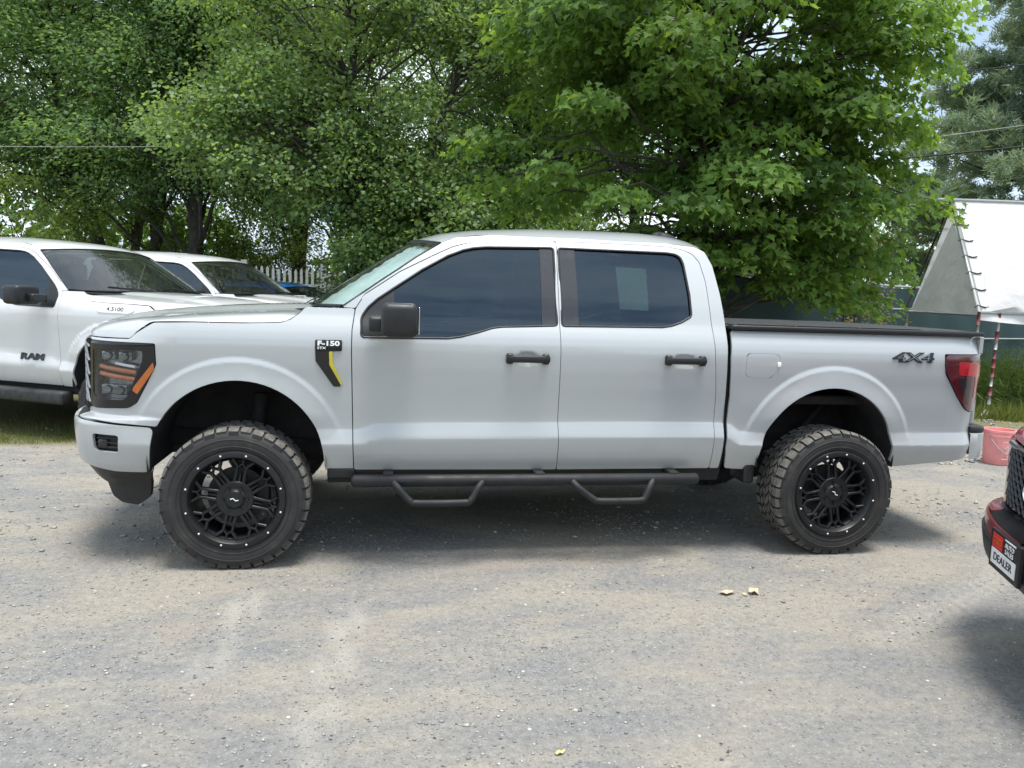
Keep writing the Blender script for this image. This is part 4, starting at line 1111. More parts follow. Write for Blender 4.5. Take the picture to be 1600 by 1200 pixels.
def screen_fence(pts, h, label, post_every=2.4):
    x0, y0 = pts[0]
    r = empty('screened_fence', (x0, y0, 0), 0, Frame((x0, y0, 0))); tag(r, label, 'fence')
    path = []
    for (a, b), (c, d) in zip(pts, pts[1:]):
        L = math.hypot(c-a, d-b); k = max(1, round(L/.2))
        for i in range(k): path.append((lerp(a, c, i/k), lerp(b, d, i/k)))
    path.append(pts[-1])
    rows = []
    for j in range(9):
        z = lerp(.03, h, j/8)
        rows.append([(x, y+.018*math.sin(i*1.1+z*2)+.01*math.sin(i*2.7), z-(.03*abs(math.sin(i*.26)) if j == 8 else 0)) for i, (x, y) in enumerate(path)])
    loft(rows, M_('screen_mesh'), 'screen', r, angle=60)
    V, F = tube_vf([(x, y+.05, h+.01) for x, y in pts], .022, 8); obj('top_rail', V, F, M_('galvanised'), r, smooth=True)
    V, F = tube_vf([(x, y-.035, h*.52) for x, y in pts], .016, 8); obj('mid_rail', V, F, M_('galvanised'), r, smooth=True)
    for i in range(0, len(path), 12):
        x, y = path[i]; V, F = tube_vf([(x, y+.06, 0), (x, y+.06, h+.05)], .03, 8); obj('post', V, F, M_('galvanised'), r, smooth=True)
    return r
screen_fence([(2.4, 6.35), (5.4, 6.25), (7.2, 6.75), (10.4, 8.75), (14.9, 10.5), (22, 12.5)], 2.02, 'dark green screened chain link fence behind the truck bed and under the tent')
pf = empty('picket_fence', (-2.5, 12.6, 0), 0, Frame((-2.5, 12.6, 0))); tag(pf, 'white picket fence behind the blue car, among the leaves', 'fence')
pme = None
for i in range(58):
    x = -5.2+i*.115; h = 2.12-.003*i+.03*math.cos(i*.8)
    if i % 14 == 0:
        V, F = box_vf((.12, .12, 2.15), .005); obj('post', [Vector(v)+Vector((x, 12.56, 1.075)) for v in V], F, M_('vinyl_white'), pf); continue
    V = []; 
    for yy in (12.60, 12.622): V += [(x-.028, yy, .06), (x+.028, yy, .06), (x+.028, yy, h-.05), (x, yy, h), (x-.028, yy, h-.05)]
    obj('picket', V, [(0,1,2,3,4),(9,8,7,6,5),(0,5,6,1),(1,6,7,2),(2,7,8,3),(3,8,9,4),(4,9,5,0)], M_('vinyl_white'), pf)
for z in (.35, 1.65):
    V, F = box_vf((6.6, .04, .09)); obj('rail', [Vector(v)+Vector((-1.9, 12.645, z)) for v in V], F, M_('vinyl_white'), pf)

# ------------------------------------------------------------------ canopy tent
simple('tarp', (.78, .80, .84), .6, var=.05, vscale=2, bump=.1, bscale=40)
def tarp2():
    m, t, N, out = nodes('tarp_cloth')
    tc = N('ShaderNodeTexCoord').outputs['Object']
    c = ramp(N, noise(N, tc, 1.6, 4), [(.35, (.74, .74, .75)), (.7, (.85, .85, .86))])
    d = N('ShaderNodeBsdfDiffuse', {'Color': c}); tr = N('ShaderNodeBsdfTranslucent', {'Color': c})
    bn = N('ShaderNodeBump', {'Height': noise(N, tc, 4, 4), 'Strength': .7, 'Distance': .05}).outputs[0]
    t.links.new(bn, d.inputs['Normal'])
    mx = N('ShaderNodeMixShader', {0: .28, 1: d.outputs[0], 2: tr.outputs[0]}); t.links.new(mx.outputs[0], out.inputs[0])
tarp2()
simple('pole_white', (.40, .42, .42), .4, metal=.2); simple('pole_red', (.22, .06, .06), .6, var=.4); simple('bungee', (.03, .03, .03), .6)
ex, ey = Vector((.985, -.172, 0)), Vector((.172, .985, 0))
A0 = Vector((9.93, 6.16, 0)); HW = 1.06; EH, RH, LEN = 1.60, 3.42, 6.0
tent = empty('canopy_tent', (12.8, 6.8, 0), 0, Frame((12.8, 6.8, 0))); tag(tent, 'white tarp canopy tent on a pole frame with bungee ties, behind the truck tail', 'tent')
def TPt(a, b, z): return A0+ex*a+ey*b+Vector((0, 0, z))
rows = []
for j in range(13):
    t = j/12; row = []
    for i in range(25):
        a = lerp(.06, LEN, i/24)
        sag = .045*math.sin(math.pi*t)*(1-math.cos(2*math.pi*a/2.0))/2
        row.append(TPt(a, lerp(-.02, HW, t)+sag, lerp(EH, RH, t)-sag*.4))
    rows.append(row)
for j in range(1, 13):
    t = j/12
    rows.append([TPt(lerp(.06, LEN, i/24), lerp(HW, 2*HW+.02, t), lerp(RH, EH, t)) for i in range(25)])
loft(rows, M_('tarp_cloth'), 'canopy', tent, angle=60)
# loose valance sweeping down from the near eave
rows = []
for j in range(6):
    t = j/5
    rows.append([TPt(lerp(.0, LEN, i/24), -.02-.10*t*math.sin(i*.9)**2, EH-.02-t*(.10+.05*math.sin(i*.5))) for i in range(25)])
loft(rows, M_('tarp_cloth'), 'valance', tent, angle=60)
rows = [[TPt(.10+.15*t, -.03+.4*t, EH+.66*t), TPt(.5+.3*t, -.10, EH+.10+.30*t), TPt(1.3, -.14, EH-.05)] for t in [k/5 for k in range(6)]]
loft(rows, M_('tarp_cloth'), 'tarp_flap', tent, angle=60)
for a in (1.98, 3.95):
    V, F = tube_vf([TPt(a, lerp(-.03, HW, t), lerp(EH, RH, t)+.006) for t in [k/8 for k in range(9)]], .011, 5); obj('seam', V, F, M_('tarp_cloth'), tent, smooth=True)
G_ = [(.28, .02), (1.04, .80), (1.95, .0), (1.2, .0)]
V = [TPt(.05, .06, EH-.04), TPt(.05, HW-.03, RH-.35), TPt(.02, 2*HW-.05, EH-.05), TPt(0.0, HW, EH-.02), TPt(.10, HW*.55, lerp(EH, RH, .45))]
obj('gable_panel', V, [(0, 4, 3), (4, 1, 3), (1, 2, 3)], M_('tarp_cloth'), tent)
for nm, a, b, r, m in (('rafter', TPt(0, -.03, EH), TPt(0, HW, RH), .022, 'pole_white'), ('rafter', TPt(0, 2*HW+.06, EH+.05), TPt(0, HW, RH), .020, 'steel_dark'), ('eave_pole', TPt(0, -.03, EH), TPt(LEN, -.03, EH-.04), .022, 'pole_white'),
                       ('ridge_pole', TPt(-.25, HW, RH+.015), TPt(LEN, HW, RH+.015), .024, 'pole_white'), ('eave_pole', TPt(-.30, 2*HW, EH), TPt(LEN, 2*HW, EH), .022, 'pole_white'), ('gable_bar', TPt(0, -.03, EH-.05), TPt(0, 2*HW+.1, EH-.03), .018, 'galvanised')):
    V, F = tube_vf([a, b], r, 8); obj(nm, V, F, M_(m), tent, smooth=True)
for i in range(7):
    t = .04+i*.145
    p = TPt(-.01, lerp(-.03, HW, t), lerp(EH, RH, t)); V, F = tube_vf([p+ex*-.05+ey*-.03, p+Vector((.0, 0, .03)), p+ex*.13, p+ex*.20+Vector((0, 0, .015))], .011, 5); obj('bungee_tie', V, F, M_('bungee'), tent, smooth=True)
    p = TPt(0, lerp(2*HW+.06, HW, t), lerp(EH+.05, RH, t)); V, F = tube_vf([p+ex*-.03, p+ex*.15+Vector((0, 0, -.01))], .010, 5); obj('bungee_tie', V, F, M_('bungee'), tent, smooth=True)
# legs: taped in bands
def leg(a, b, foot, mats, lean=(0, 0)):
    l = empty('leg', (0, 0, 0), 0, FR[tent], tent)
    n = len(mats); top = TPt(a, b, EH); ft = TPt(a+lean[0], b+lean[1], .03)
    for i, m in enumerate(mats):
        V, F = tube_vf([ft.lerp(top, i/n), ft.lerp(top, (i+1)/n-.002)], .021+.003*(i % 3), 8); obj('pole_section', V, F, M_(m), l, smooth=True)
    V, F = lathe_vf([(0, 0), (.07, 0), (.07, .02), (.03, .05), (.0, .05)], 12)
    obj('foot', [Vector((v[0], v[2], v[1]))+ft-Vector((0, 0, .03)) for v in V], F, M_('pole_white'), l, angle=40)
leg(.0, -.03, 0, ['pole_white', 'galvanised', 'pole_white', 'galvanised', 'pole_white', 'pole_red', 'pole_white', 'pole_red'])
leg(.32, -.03, 0, ['pole_red', 'pole_white', 'pole_red', 'pole_white', 'pole_red', 'pole_red', 'pole_red', 'pole_white', 'pole_red', 'pole_white', 'pole_red'], (-.06, -.05))
leg(-.02, 2*HW, 0, ['galvanised', 'pole_red', 'galvanised']); leg(LEN, -.03, 0, ['galvanised', 'pole_red', 'galvanised']); leg(LEN, 2*HW, 0, ['galvanised', 'pole_red', 'galvanised'])
cup = MB(); cup.add(*lathe_vf([(0, -.05), (.035, -.05), (.045, .05), (.047, .055), (.04, .05), (.03, -.04), (0, -.04)], 14))
co = cup.build('foam_cup', M_('vinyl_white')); co.location = (9.90, 5.78, .07); co.rotation_euler = (math.radians(-60), .3, .9); tag(co, 'white foam cup lying on its side by the foot of the taped tent leg', 'cup')

# ------------------------------------------------------------------ bucket
simple('bucket_red', (.85, .33, .33), .45, var=.12, vscale=9); simple('bucket_print', (.80, .62, .58), .5)
bk = empty('bucket', (7.30, 2.66, 0), math.radians(8), Frame()); tag(bk, 'faded red plastic bucket with white printed square logo, beside the rear bumper', 'bucket')
V, F = lathe_vf([(0, .004), (.128, .004), (.132, .01), (.146, .30), (.152, .302), (.152, .318), (.148, .32), (.150, .345), (.156, .347), (.156, .368), (.150, .370), (.146, .368), (.128, .02), (0, .02)], 36)
obj('pail', [(v[0], v[2], v[1]) for v in V], F, M_('bucket_red'), bk, angle=35)
V, F = tube_vf([(.158*math.cos(a), -.02-.158*math.sin(a)*.2-.158*math.sin(a)*.8, .31-.20*math.sin(a)) for a in [math.pi*i/14 for i in range(15)]], .004, 6); obj('bail_handle', V, F, M_('galvanised'), bk, smooth=True)
lg = MB()
def onpail(x, z, l=.001):
    r = lerp(.132, .146, (z-.01)/.29)+l; a = -math.pi/2+x/r; return (r*math.cos(a), r*math.sin(a), z)
tilt = math.radians(38)
for s, dy in (('THE', .052), ('HOME', .012), ('DEPOT', -.036)):
    V, F = text_vf(s, .044, .0006, 1.0, offset=.001)
    Vp = [(v[0]*math.cos(tilt)-(v[1]+dy)*math.sin(tilt), v[0]*math.sin(tilt)+(v[1]+dy)*math.cos(tilt), v[2]) for v in V]
    lg.add([onpail(x+.012, z+.155, .001+d) for x, z, d in Vp], F)
sq = [(-.09, -.075), (.10, -.075), (.10, .105), (-.09, .105), (-.09, -.075)]
lg.tube([onpail(lerp(a[0], b[0], k/6)+.012, lerp(a[1], b[1], k/6)+.145, .001) for a, b in zip(sq, sq[1:]) for k in range(6)], .002, 4)
lg.build('printed_logo', M_('bucket_print'), bk)

# ------------------------------------------------------------------ wires
simple('wire', (.02, .02, .02), .6); simple('wire_pale', (.30, .30, .30), .6)
def wire(a, b, r, m, label, sag=.25):
    pts = [(lerp(a[0], b[0], t), lerp(a[1], b[1], t), lerp(a[2], b[2], t)-sag*4*t*(1-t)) for t in [i/24 for i in range(25)]]
    o_ = Vector(pts[12]); V, F = tube_vf([Vector(p)-o_ for p in pts], r, 5); o = obj('power_line', V, F, M_(m), None, smooth=True); o.location = o_
    tag(o, label, 'power line', 'overhead wires by the pine tree' if a[0] > 5 else None)
wire((10.5, 27.5, 10.0), (17.4, 8.0, 7.0), .014, 'wire', 'topmost overhead wire crossing the sky gap left of the pine')
wire((8.5, 28.5, 6.9), (17.3, 7.4, 5.9), .012, 'wire_pale', 'pale middle overhead wire passing in front of the pine')
wire((7.9, 29, 6.6), (17.5, 7.0, 5.35), .020, 'wire', 'thick lowest overhead wire passing in front of the pine')
wire((-9.5, 12.2, 3.95), (-1.0, 10.4, 4.15), .006, 'wire_pale', 'thin pale wire strung across the trees at upper left', .05)

# ------------------------------------------------------------------ litter
simple('dry_leaf', (.52, .42, .28), .8, var=.3, vscale=40); simple('tan_leaf', (.50, .42, .18), .8, var=.3)
def dry_leaf(x, y, s, rz, m, label, sd):
    R = random.Random(sd); n = 9; V = [(0, 0, .010*s/.05)]; 
    for i in range(n):
        a = 2*math.pi*i/n; r = s*(.55+.5*R.random()); V.append((r*math.cos(a), r*.6*math.sin(a), .002+.35*s*R.random()))
    o = obj('dry_leaf', V, [(0, i+1, (i+1) % n+1) for i in range(n)], M_(m)); o.location = (x, y, gz(x, y)+.003); o.rotation_euler = (0, 0, rz)
    tag(o, label, 'leaf', 'dry leaf scraps on the gravel')
for x, y, s, rz, m, l in ((2.70, -.575, .055, .2, 'dry_leaf', 'crumpled dry leaf on the gravel, left of the pair before the rear wheel'), (2.86, -.57, .060, 1.0, 'dry_leaf', 'crumpled dry leaf on the gravel, right of the pair before the rear wheel'),
                        (2.79, -.60, .022, 2.0, 'dry_leaf', 'tiny dry leaf crumb between the two crumpled leaves'), (1.43, -1.93, .022, .5, 'tan_leaf', 'small yellowish leaf scrap near the bottom edge of the gravel'), (3.25, -1.20, .016, .5, 'tan_leaf', 'tiny yellow leaf scrap on grey gravel at the right')):
    dry_leaf(x, y, s, rz, m, l, int(x*100))
# ------------------------------------------------------------------ vegetation
foliage('leaf_maple', (.055, .125, .030), (.18, .31, .070), .5)
foliage('leaf_poplar', (.09, .175, .065), (.235, .36, .125), .52, .7)
foliage('leaf_wood', (.10, .19, .085), (.23, .37, .15), .55)
foliage('leaf_shrub', (.07, .13, .035), (.19, .28, .07), .5)
foliage('leaf_pine', (.09, .15, .125), (.25, .34, .22), .35)
foliage('leaf_sumac', (.09, .12, .03), (.30, .24, .09), .4)
foliage('grass_blades', (.06, .10, .02), (.20, .24, .07), .35)
simple('bark', (.055, .048, .042), .95, var=.45, vscale=7, bump=1.0, bscale=25)
simple('bark_pale', (.12, .11, .10), .95, var=.4, vscale=6, bump=1.0, bscale=20)
LEAF = {
 'maple': [(0,0),(.26,.02),(.50,-.02),(.36,.22),(.62,.42),(.30,.46),(.16,.70),(0,1.0),(-.16,.70),(-.30,.46),(-.62,.42),(-.36,.22),(-.50,-.02),(-.26,.02)],
 'round': [(0,0),(.34,.16),(.42,.48),(0,1.0),(-.42,.48),(-.34,.16)],
 'oval': [(0,0),(.26,.45),(0,1.0),(-.26,.45)],
 'blade': [(-.04,0),(.04,0),(0,1.0)]}
def place_leaves(P, D, Nn, S, shape):
    """P base points, D tip directions, Nn face normals, S sizes -> vertex array"""
    L = np.array(LEAF[shape]); n = len(P); k = len(L)
    D = D/np.maximum(1e-9, np.linalg.norm(D, axis=1, keepdims=True))
    X = np.cross(D, Nn); X /= np.maximum(1e-9, np.linalg.norm(X, axis=1, keepdims=True)); Z = np.cross(X, D)
    v = P[:, None, :]+S[:, None, None]*(L[None, :, 0, None]*X[:, None, :]+L[None, :, 1, None]*D[:, None, :])
    v = v-(S[:, None, None]*(L[None, :, 1, None]**2)*.22)*Z[:, None, :]+(S[:, None, None]*np.abs(L[None, :, 0, None])*.18)*Z[:, None, :]
    return v.reshape(-1, 3), k
def leaf_mesh(name, P, D, Nn, S, T, shape, mat, parent):
    V, k = place_leaves(P, D, Nn, S, shape); n = len(P)
    return fast_mesh(name, V, np.arange(n*k), np.arange(0, n*k, k), mat, parent, tint=np.repeat(T, k))
def clumps_in(R, ells, shell=.45):
    C = []
    for cx, cy, cz, rx, ry, rz, n in ells:
        k = 0
        while k < n:
            v = R.randn(3); v /= np.linalg.norm(v); r = shell+(1.02-shell)*R.rand()**.7
            p = np.array([cx, cy, cz])+v*r*np.array([rx, ry, rz])
            if p[2] < .35: continue
            C.append((p, v)); k += 1
    return C
def spray(R, c, out, rad, n, size, droop=.5, flat=.3, up=.85):
    """one leafy bough: leaves on a drooping dish round c"""
    a = R.rand(n)*2*np.pi; r = np.sqrt(R.rand(n))*rad
    o = np.array([out[0], out[1], 0.0]); o /= max(1e-6, np.linalg.norm(o))
    s = np.array([-o[1], o[0], 0])
    x, y = r*np.cos(a)*1.25, r*np.sin(a)
    P = c+x[:, None]*o+y[:, None]*s
    P[:, 2] += -droop*(r/rad)**2*rad*.55-.12*x+R.randn(n)*rad*flat*.5
    D = (x[:, None]*o+y[:, None]*s)/rad+o*.35+R.randn(n, 3)*.45; D[:, 2] -= droop*.8
    Nn = R.randn(n, 3)*.42; Nn[:, 2] += up; Nn += o*.25
    S = size*(.65+.6*R.rand(n))
    return P, D, Nn, S
def limb(mb, a, b, r0, r1, R, n=5, wob=.12, sides=6):
    a, b = Vector(a), Vector(b); L = (b-a).length; pts = []
    for i in range(n+1):
        t = i/n; p = a.lerp(b, t)
        if 0 < i < n: p += Vector(R.randn(3).tolist())*wob*L*.25
        p.z += .08*L*math.sin(math.pi*t); pts.append(p)
    V, F = tube_vf(pts, [lerp(r0, r1, i/n) for i in range(n+1)], sides); mb.add(V, F); return pts
def tree(name, label, cat, trunk, ells, leaf, mat, seed, nleaf=90, rad=.5, size=.12, bark='bark', group=None, r0=.16, shell=.45, droop=.5, tint=(.5, .25), singles=0, extra=(), flat=.3, up=.85, front=None):
    R = np.random.RandomState(seed); base = Vector(trunk[0])
    t = empty(name, base, 0, Frame(base)); tag(t, label, cat, group)
    tp = [Vector(p) for p in trunk]; fine_ = []
    for i in range(len(tp)-1):
        for k in range(5): fine_.append(tp[i].lerp(tp[i+1], k/5)+Vector((R.randn()*.02, R.randn()*.02, 0)))
    fine_.append(tp[-1]); m = len(fine_)
    V, F = tube_vf(fine_, [r0*(1-.82*i/(m-1))+(.35*r0 if i == 0 else 0) for i in range(m)], 10)
    obj('trunk', V, F, M_(bark), t, smooth=True)
    C = clumps_in(R, ells, shell)+[(np.array(e), np.array(e)-np.array(tp[len(tp)//2])) for e in extra]
    bm_ = MB(); PP, DD, NN, SS, TT = [], [], [], [], []
    for c, v in C:
        hz = [abs((q.z+.15*m)-c[2]) for q in fine_]
        cand = [i for i, q in enumerate(fine_) if q.z < c[2]+.3] or [0]
        j = cand[-1] if R.rand() < .35 else cand[max(0, len(cand)-1-int(R.rand()*5))]
        q = fine_[j]; rr = max(.012, r0*(1-.82*j/(m-1))*.35)
        pts = limb(bm_, q, Vector(c.tolist()), rr, .008, R)
        out = v if abs(v[0])+abs(v[1]) > .05 else R.randn(3)
        rd = rad*(.65+.7*R.rand()); n = max(8, int(nleaf*(rd/rad)**2*(.7+.6*R.rand())))
        P, D, Nn, S = spray(R, c, out, rd, n, size, droop, flat, up)
        tt = np.clip(tint[0]+tint[1]*R.randn()+.14*R.randn(n), 0, 1)
        for k in range(3):
            e = P[int(R.rand()*n)]; V2, F2 = tube_vf([Vector(c.tolist()), Vector(((c+e)/2).tolist())+Vector((0, 0, .03)), Vector(e.tolist())], [.007, .005, .003], 3, caps=False); bm_.add(V2, F2)
        PP.append(P); DD.append(D); NN.append(Nn); SS.append(S); TT.append(tt)
    P, D, Nn, S, T = map(np.concatenate, (PP, DD, NN, SS, TT))
    b = bm_.build('branches', M_(bark), t); b['kind'] = 'stuff'
    b_ = np.array(base)
    if singles:
        cp = np.array(cam.location); d = np.linalg.norm(P-cp, axis=1)/S
        idx = np.argsort(d)[:singles]; keep = np.ones(len(P), bool); keep[idx] = False
        for q in range(6):
            Vq, k = place_leaves(np.zeros((1, 3)), np.array([[0, 1., 0]]), np.array([[0, 0, 1.]]), np.array([1.0]), leaf)
            pass
        meshes = []
        for q in range(5):
            me = bpy.data.meshes.new('leaf'); me.from_pydata([tuple(v) for v in Vq], [], [tuple(range(len(Vq)))])
            at = me.attributes.new('tint', 'FLOAT', 'POINT'); at.data.foreach_set('value', [.3+.15*q]*len(Vq)); me.materials.append(M_(mat)); meshes.append(me)
        for i in idx:
            o = bpy.data.objects.new('leaf', meshes[min(4, max(0, int((T[i]-.25)/.15)))]); COL.objects.link(o); o.parent = t
            Dv = Vector(D[i].tolist()).normalized(); X = Dv.cross(Vector(Nn[i].tolist())).normalized(); Z = X.cross(Dv)
            mw_ = Matrix((X, Dv, Z)).transposed().to_4x4(); s = float(S[i]); mw_ = mw_ @ Matrix.Diagonal((s, s, s, 1)); mw_.translation = Vector((P[i]-b_).tolist()); o.matrix_local = mw_
        P, D, Nn, S, T = P[keep], D[keep], Nn[keep], S[keep], T[keep]
    c = leaf_mesh('crown', P-b_, D, Nn, S, T, leaf, M_(mat), t); c['kind'] = 'stuff'
    return t
# the bright maple over the truck bed
tree('maple_tree', 'bright green maple with drooping leafy boughs hanging over the dark screened fence', 'tree', [(5.2, 5.75, 0), (5.15, 5.7, 1.6), (5.2, 5.72, 3.0), (5.0, 5.8, 4.6), (5.3, 5.9, 6.6), (5.2, 6.0, 8.4)],
     [(4.0,5.4,3.3,1.9,1.5,1.7,46),(6.2,5.6,3.4,1.9,1.6,1.7,46),(5.1,5.5,5.6,2.7,1.9,1.9,80),(6.7,5.6,5.4,1.75,1.5,1.7,36),(7.0,5.7,2.9,.9,1.0,1.1,16),(4.2,5.6,6.3,1.9,1.4,1.6,30)],
     'maple', 'leaf_maple', 11, nleaf=190, rad=.47, size=.10, singles=290, droop=.85, r0=.13, tint=(.55, .25), shell=.5,
     extra=[(6.7,5.0,1.75),(7.2,5.3,1.9),(6.2,4.9,2.0),(7.5,5.9,1.75),(5.6,4.8,2.2),(4.6,4.7,2.3),(3.9,4.8,2.4)])
# poplars in the middle
tree('poplar_tree', 'tall poplar with glinting round leaves directly behind the grey cab and hood', 'tree', [(.45, 10.35, 0), (.4, 10.35, 2.2), (.3, 10.4, 4.4), (.25, 10.5, 7.0), (.4, 10.5, 9.8)],
     [(1.25,10.1,2.3,1.2,.8,1.5,50),(-.9,10.2,4.2,2.1,1.2,1.3,56),(.9,9.9,3.8,1.7,1.2,1.5,44),(.1,10.2,6.9,2.8,1.4,1.9,70)], 'round', 'leaf_poplar', 21, nleaf=190, rad=.5, size=.078, droop=.35, r0=.14, tint=(.45, .3), flat=.6, up=.4, group='poplars behind the grey pickup')
tree('poplar_tree', 'forked poplar leaning right behind the roof of the grey pickup', 'tree', [(1.35, 9.9, 0), (1.45, 9.9, 2.4), (1.8, 9.95, 4.6), (2.3, 10.0, 6.0), (2.8, 10.1, 8.6)],
     [(1.9,9.6,2.2,1.5,1.0,1.4,44),(3.0,9.0,2.6,1.5,1.1,1.3,36),(2.5,10.0,7.0,2.4,1.3,1.4,54),(3.5,9.4,6.1,1.3,1.1,1.2,20)], 'round', 'leaf_poplar', 22, nleaf=180, rad=.48, size=.078, droop=.35, r0=.12, tint=(.4, .28), flat=.6, up=.4, group='poplars behind the grey pickup')
# darker wood behind
back = [(-4.4, 14.2, .6, .16, 'dark tree with a straight trunk behind the nearest white truck'), (-5.0, 14.6, -1.1, .18, 'dark leaning tree at the left, trunk tilted left above the white truck roof'), (-3.2, 13.4, .2, .20, 'thick dark trunked tree above the roof of the farther white pickup'),
        (-8.2, 13.6, -.4, .18, 'leafy tree filling the upper left corner'), (-1.2, 15.5, .3, .16, 'tall dark tree behind the poplar, left of it'), (3.6, 12.6, .4, .17, 'tall dark tree between the poplar and the maple'), (-10.5, 18.5, .3, .16, 'farther tree at the far left showing between the nearer crowns'), (-6.2, 19.5, .3, .16, 'farther tree behind the leaning trunk'), (-1.8, 20.0, .2, .16, 'farther tree behind the gap over the white trucks'), (1.8, 17.5, .3, .16, 'farther tree behind the two poplars'), (6.0, 17.0, .2, .16, 'farther tree behind the maple trunk'), (6.4, 11.8, -.3, .16, 'dark tree behind the right side of the maple')]
for i, (x, y, ln, r0, lab) in enumerate(back):
    tree('woodland_tree', lab, 'tree', [(x, y, 0), (x+ln*.35, y, 2.2), (x+ln*.9, y, 4.5), (x+ln*1.3, y, 7), (x+ln*1.5, y, 9.5)],
         [(x+ln*.9,y,6.3,2.8,1.8,2.6,76),(x+ln-.9,y-.6,4.3,1.9,1.4,1.0,24),(x+ln+1.1,y-.5,8.6,2.4,1.6,1.6,36)], 'oval', 'leaf_wood', 40+i, nleaf=230, rad=.66, size=.105, droop=.4, r0=r0, tint=(.45, .25), flat=.6, up=.5, group='dark trees at the edge of the lot', shell=.35)
# understorey bushes
def bush(name, label, x, y, w, d, h, seed, leaf='oval', mat='leaf_shrub', size=.10, n=30, cat='bush', group='bushes along the back of the lot', nleaf=150, tint=(.45, .25), rad=None):
    R = np.random.RandomState(seed); t = empty(name, (x, y, 0), 0, Frame((x, y, 0))); tag(t, label, cat, group)
    mb = MB(); PP, DD, NN, SS, TT = [], [], [], [], []
    for k in range(n):
        a = R.rand()*6.28; rr = R.rand()**.6; c = np.array([x+w*rr*math.cos(a), y+d*rr*math.sin(a), h*(.25+.75*R.rand())*(1-.45*rr*rr)])
        limb(mb, (x+.3*w*rr*math.cos(a), y+.3*d*rr*math.sin(a), 0), c.tolist(), .02, .005, R, sides=4)
        rd = (rad or .38)*(.7+.6*R.rand()); P, D, Nn, S = spray(R, c, np.array([math.cos(a), math.sin(a), 0]), rd, nleaf, size, .35, .7, .45)
        PP.append(P); DD.append(D); NN.append(Nn); SS.append(S); TT.append(np.clip(tint[0]+tint[1]*R.randn()+.14*R.randn(nleaf), 0, 1))
    P, D, Nn, S, T = map(np.concatenate, (PP, DD, NN, SS, TT))
    b = mb.build('stems', M_('bark'), t); b['kind'] = 'stuff'
    P[:, 2] = np.maximum(P[:, 2], .03)
    c = leaf_mesh('leaves', P-np.array([x, y, 0]), D, Nn, S, T, leaf, M_(mat), t); c['kind'] = 'stuff'; return t
for i, (x, y, w, d, h, lab) in enumerate([(-8.6, 12.2, 2.4, 1.0, 5.2, 'dense green bush at the far left behind the first white truck'), (-6.0, 12.4, 1.8, 1.0, 4.0, 'green bush under the leaning dark trunk'), (-3.2, 14.2, 1.8, .8, 4.6, 'low bush at the foot of the thick dark trunk'),
        (-1.3, 13.8, 1.6, .8, 4.2, 'bush rising over the white picket fence'), (1.2, 11.6, 1.6, .8, 2.8, 'bush between the poplars behind the windshield'), (2.9, 9.4, 1.4, .8, 2.6, 'dark bush behind the cab roof'), (5.2, 8.8, 1.6, .9, 2.8, 'dark bush behind the screened fence, under the maple'), (8.2, 9.6, 1.5, .9, 2.9, 'bush behind the fence left of the tent'),
        (-2.2, 16.5, 2.0, 1, 3.6, 'far pale bush seen between the dark trunks'), (-7.0, 16.6, 2.2, 1, 3.8, 'far bush at the left between trunks')]):
    bush('bush', lab, x, y, w, d, h, 70+i, n=46, size=.08, nleaf=190)
bush('sumac_bush', 'yellowish flowering bush top at the right edge of the maple', 8.75, 7.9, .7, .5, 3.45, 91, mat='leaf_sumac', size=.07, n=26, group=None, nleaf=120)
bush('weed_clump', 'green weeds against the fence below the white tent', 10.9, 7.0, 1.3, .5, 1.0, 92, leaf='blade', mat='leaf_shrub', size=.20, n=34, group='weeds at the foot of the fence', nleaf=150, tint=(.7, .2))
bush('weed_clump', 'green weeds under the tent at the right edge', 12.8, 7.3, 1.4, .6, 1.1, 93, leaf='blade', mat='leaf_shrub', size=.20, n=34, group='weeds at the foot of the fence', nleaf=150, tint=(.7, .2))
for i, (x, y, rz, n, lab) in enumerate([(10.8, 14.8, 3.4, 40, 'pale distant tree in the gap left of the tent'), (13.2, 17.5, 3.0, 40, 'distant low tree behind the tent ridge'), (19.5, 24, 5, 40, 'distant tree behind the pine')]):
    tree('woodland_tree', lab, 'tree', [(x, y, 0), (x, y, rz*.5), (x, y, rz)], [(x, y, rz*.62, 1.9, 1.3, rz*.42, n)], 'oval', 'leaf_wood', 60+i, nleaf=170, rad=.6, size=.13, tint=(.6, .2), flat=.6, up=.5, group='distant trees by the tent')
# far wood closing the view
def far_wood():
    R = np.random.RandomState(8); n = 26000
    a = R.rand(n); x = -34+80*a; y = 24+5*R.randn(n)*.5+4*np.sin(x*.3)
    h = 4.0+1.6*np.sin(x*.55)+1.1*np.sin(x*1.31+1)-2.2*np.exp(-((x-17)/6.0)**2)
    z = h*R.rand(n)**.8; y = np.maximum(y, 22.5)
    # the same wood goes on round the lot, behind the camera
    m2 = 16000; x2 = -60+130*R.rand(m2); y2 = -38+4*R.randn(m2)*.4+3*np.sin(x2*.2); z2 = (6.5+2.2*np.sin(x2*.27)+1.5*np.sin(x2*.7))*R.rand(m2)**.8
    x, y, z = np.concatenate([x, x2]), np.concatenate([y, y2]), np.concatenate([z, z2]); n += m2
    P = np.stack([x, y, z], 1); D = R.randn(n, 3); Nn = R.randn(n, 3); Nn[:, 2] += .5
    o = leaf_mesh('distant_woods', P, D, Nn, (np.where(y < 0, .9, .42))*(.6+.8*R.rand(n)), np.clip(.35+.2*np.sin(x*.9)+.2*R.randn(n), 0, 1), 'oval', M_('leaf_wood'), None); tag(o, kind='stuff')
far_wood()
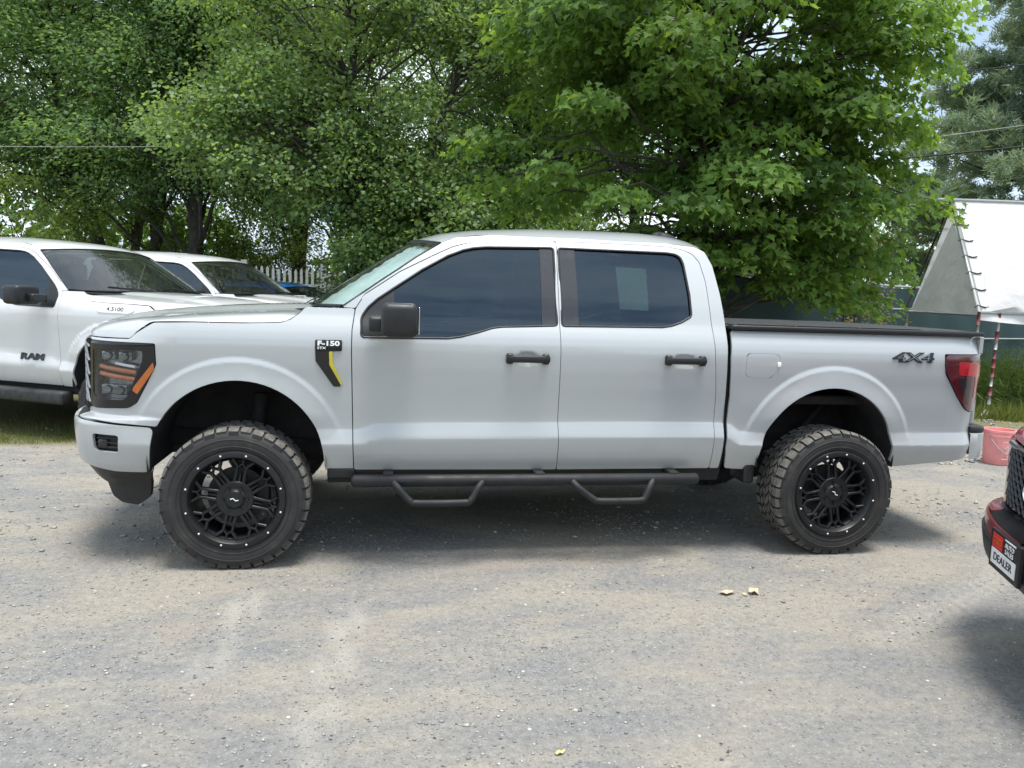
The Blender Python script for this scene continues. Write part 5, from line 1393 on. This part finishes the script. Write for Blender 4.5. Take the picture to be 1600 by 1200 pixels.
# white pine
def pine(x, y, h, label, seed, rad0=4.2):
    R = np.random.RandomState(seed); t = empty('pine_tree', (x, y, 0), 0, Frame((x, y, 0))); tag(t, label, 'tree')
    V, F = tube_vf([(x, y, 0), (x+.1, y, h*.4), (x, y, h)], [.35, .24, .05], 10); obj('trunk', V, F, M_('bark'), t, smooth=True)
    mb = MB(); PP, DD, SS, TT = [], [], [], []
    z = 2.0
    while z < h:
        k = 5+int(R.rand()*3); rl = rad0*(1-(z/h)**1.7)+.5
        for i in range(k):
            a = 6.28*(i+R.rand())/k; L = rl*(.65+.5*R.rand()); e = np.array([x+L*math.cos(a), y+L*math.sin(a), z+.25*L*R.rand()+.1*L])
            mb.add(*tube_vf([(x, y, z), tuple((np.array([x, y, z])+e)/2-np.array([0, 0, .1])), tuple(e)], [.05, .035, .01], 4, caps=False))
            for q in range(int(9+L*6)):
                f = .3+.7*math.sqrt(R.rand()); c = np.array([x, y, z])*(1-f)+e*f+R.randn(3)*np.array([.28, .28, .12])*(.4+L*.28)
                m = 70; d = R.randn(m, 3); d /= np.linalg.norm(d, axis=1, keepdims=True); d[:, 2] = np.abs(d[:, 2])*.9+.1
                PP.append(c+R.randn(m, 3)*.10); DD.append(d); SS.append(.25*(.7+.5*R.rand(m))); TT.append(np.clip(.45+.22*R.randn()+.15*R.randn(m), 0, 1))
        z += .55+.25*R.rand()
    P, D, S, T = map(np.concatenate, (PP, DD, SS, TT)); Nn = R.randn(len(P), 3)
    b = mb.build('branches', M_('bark'), t); b['kind'] = 'stuff'
    LEAF['needle'] = [(-.10, 0), (.10, 0), (0, 1.0)]
    c = leaf_mesh('crown', P-np.array([x, y, 0]), D, Nn, S, T, 'needle', M_('leaf_pine'), t); c['kind'] = 'stuff'
pine(25.0, 18.9, 17.5, 'tall hazy white pine behind the tent at the right edge', 5, 6.6)
# grass and weeds
def grass(name, n, fn, hmin, hmax, seed):
    R = np.random.RandomState(seed); P = []
    while len(P) < n:
        p = fn(R)
        if p is not None: P.append((p[0], p[1], 0))
    P = np.array(P); D = R.randn(n, 3)*.35; D[:, 2] = 1; Nn = R.randn(n, 3); Nn[:, 2] *= .2
    L2 = hmin+(hmax-hmin)*R.rand(n)**2
    o = leaf_mesh(name, P, D, Nn, L2, np.clip(.5+.3*R.randn(n), 0, 1), 'blade', M_('grass_blades'), None); tag(o, kind='stuff')
def gl(R):
    x = -8+6.6*R.rand(); y = 3.6+2.8*R.rand()+.1*x*0
    d = y-(3.72+.10*(x+2.3)); w = fbm(x, y, 1.3)
    return (x, y) if d > .05+.25*w and R.rand() < math.exp(-max(0, d-.25)*2.2) else None
grass('grass', 16000, gl, .02, .085, 1)
def gr_(R):
    x = 8+6*R.rand(); y = 4.6+3.2*R.rand()
    return (x, y) if (y-5.35)-.1*(x-9)+.5*fbm(x, y, .8) > .2*R.rand() else None
grass('grass', 20000, gr_, .05, .34, 2)
